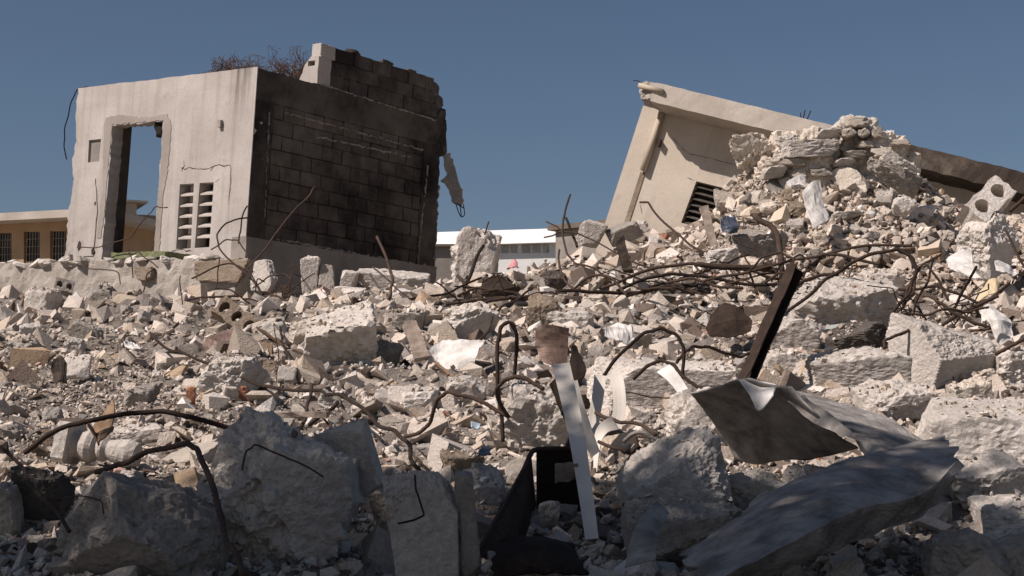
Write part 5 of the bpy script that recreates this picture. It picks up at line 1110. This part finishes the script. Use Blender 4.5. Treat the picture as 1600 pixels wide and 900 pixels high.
def sample(n, seed, mix=.65):
    r = np.random.default_rng(seed); a = int(n * mix); d1 = np.interp(-r.uniform(440, 960, a), -yt, dt); d1 = np.where(d1 > 13.8, r.uniform(13.8, 20.5, a), d1); d2 = r.uniform(3, 20.5, n - a)
    Y = np.r_[d1, d2]; Y = np.maximum(Y + r.normal(0, .25, n), 2.0); X = r.uniform(-.44, .46, n) * Y; return X, Y, r
def gravelly(X, Y):                                     # the fine patch on the left slope
    return np.exp(-(((X / Y + .26) / .075) ** 2 + ((Y - 8.2) / 1.7) ** 2))
X, Y, r = sample(19500, 31); S = np.exp(r.normal(math.log(17.5), .55, len(X))) * Y / F; k = r.random(len(X)) > .9 * gravelly(X, Y); scatter('broken_rubble', 'broken pale rubble pieces covering the whole mound', 'rubble', X[k], Y[k], np.clip(S[k], .012, .28), 32, .27)
X, Y, r = sample(33000, 41); S = np.exp(r.normal(math.log(5.8), .4, len(X))) * Y / F; scatter('fine_rubble', 'fine crumbs of concrete and gravel between the rubble', 'gravel', X, Y, np.clip(S, .006, .12), 42, .05)
n = 13000; r = np.random.default_rng(77); p = np.where(r.random(n) < .75, r.normal(1290, 105, n), r.uniform(1420, 1650, n)); Y = r.uniform(14.2, 17.6, n); X = (p - 800) / F * Y; S = np.exp(r.normal(math.log(8.5), .45, n)) * Y / F; scatter('heap_rubble', 'cream crumbled masonry covering the heap before the tilted house', 'rubble', X, Y, S, 78)
n = 12000; r = np.random.default_rng(79); Y = r.normal(8.2, 1.5, n); X = r.normal(-.26, .06, n) * Y; S = np.exp(r.normal(math.log(5.0), .3, n)) * Y / F; k = (Y > 4.5) & (Y < 12); scatter('gravel_patch', 'patch of fine pale gravel on the left slope', 'gravel', X[k], Y[k], S[k], 80)

# ------------------------------------------------------------------ unseen added tree, its crown put there to darken the near rubble
TC = np.array([-4.8, 0.95, 7.3]); TR0 = empty('added_shade_tree', (-6.3, -1.6, -.3), label='added leafy tree, unseen left behind the camera, placed to shade the near rubble', cat='tree'); t0 = np.array([-6.3, -1.6, -.3]); r = np.random.default_rng(5)
parts = [tube(catmull([(0, 0, 0), (.1, .3, 2.0), (.3, .9, 3.8), (.8, 1.7, 5.4)], 6), .2, 10, .6)]; base = np.array([.8, 1.7, 5.4])
for k in range(9):
    e = (TC - t0) + r.uniform(-1, 1, 3) * np.array([2.4, 1.9, .7]); m = (base + e) / 2 + r.normal(0, .2, 3); parts.append(tube(catmull([base, m, e], 5), .09, 7, .25))
v, f = join(*parts); add('trunk', v, f, MAT['wood_grey'], TR0)
cloth('leaf', (0.05, 0.075, 0.025), (0.09, 0.12, 0.04), .6)
n = 20000; U = r.normal(0, 1, (n, 3)); U /= np.linalg.norm(U, axis=1)[:, None]; C = U * (r.random(n) ** .55)[:, None] * np.array([3.1, 2.5, 1.3]) + (TC - t0); C = C + .35 * np.stack([fbm(C * .8 + 7 * k, k, 2) for k in range(3)], -1)
A = r.normal(0, 1, (n, 3)); A /= np.linalg.norm(A, axis=1)[:, None]; B = np.cross(A, r.normal(0, 1, (n, 3))); B /= np.linalg.norm(B, axis=1)[:, None]; L = r.uniform(.06, .11, (n, 1))
V = np.stack([C - A * L, C + B * L * .45, C + A * L, C - B * L * .45], 1).reshape(-1, 3); me = bpy.data.meshes.new('crown'); big_mesh(me, V, np.arange(4 * n).reshape(n, 4), 4); me.materials.append(MAT['leaf']); link('crown', me, TR0)
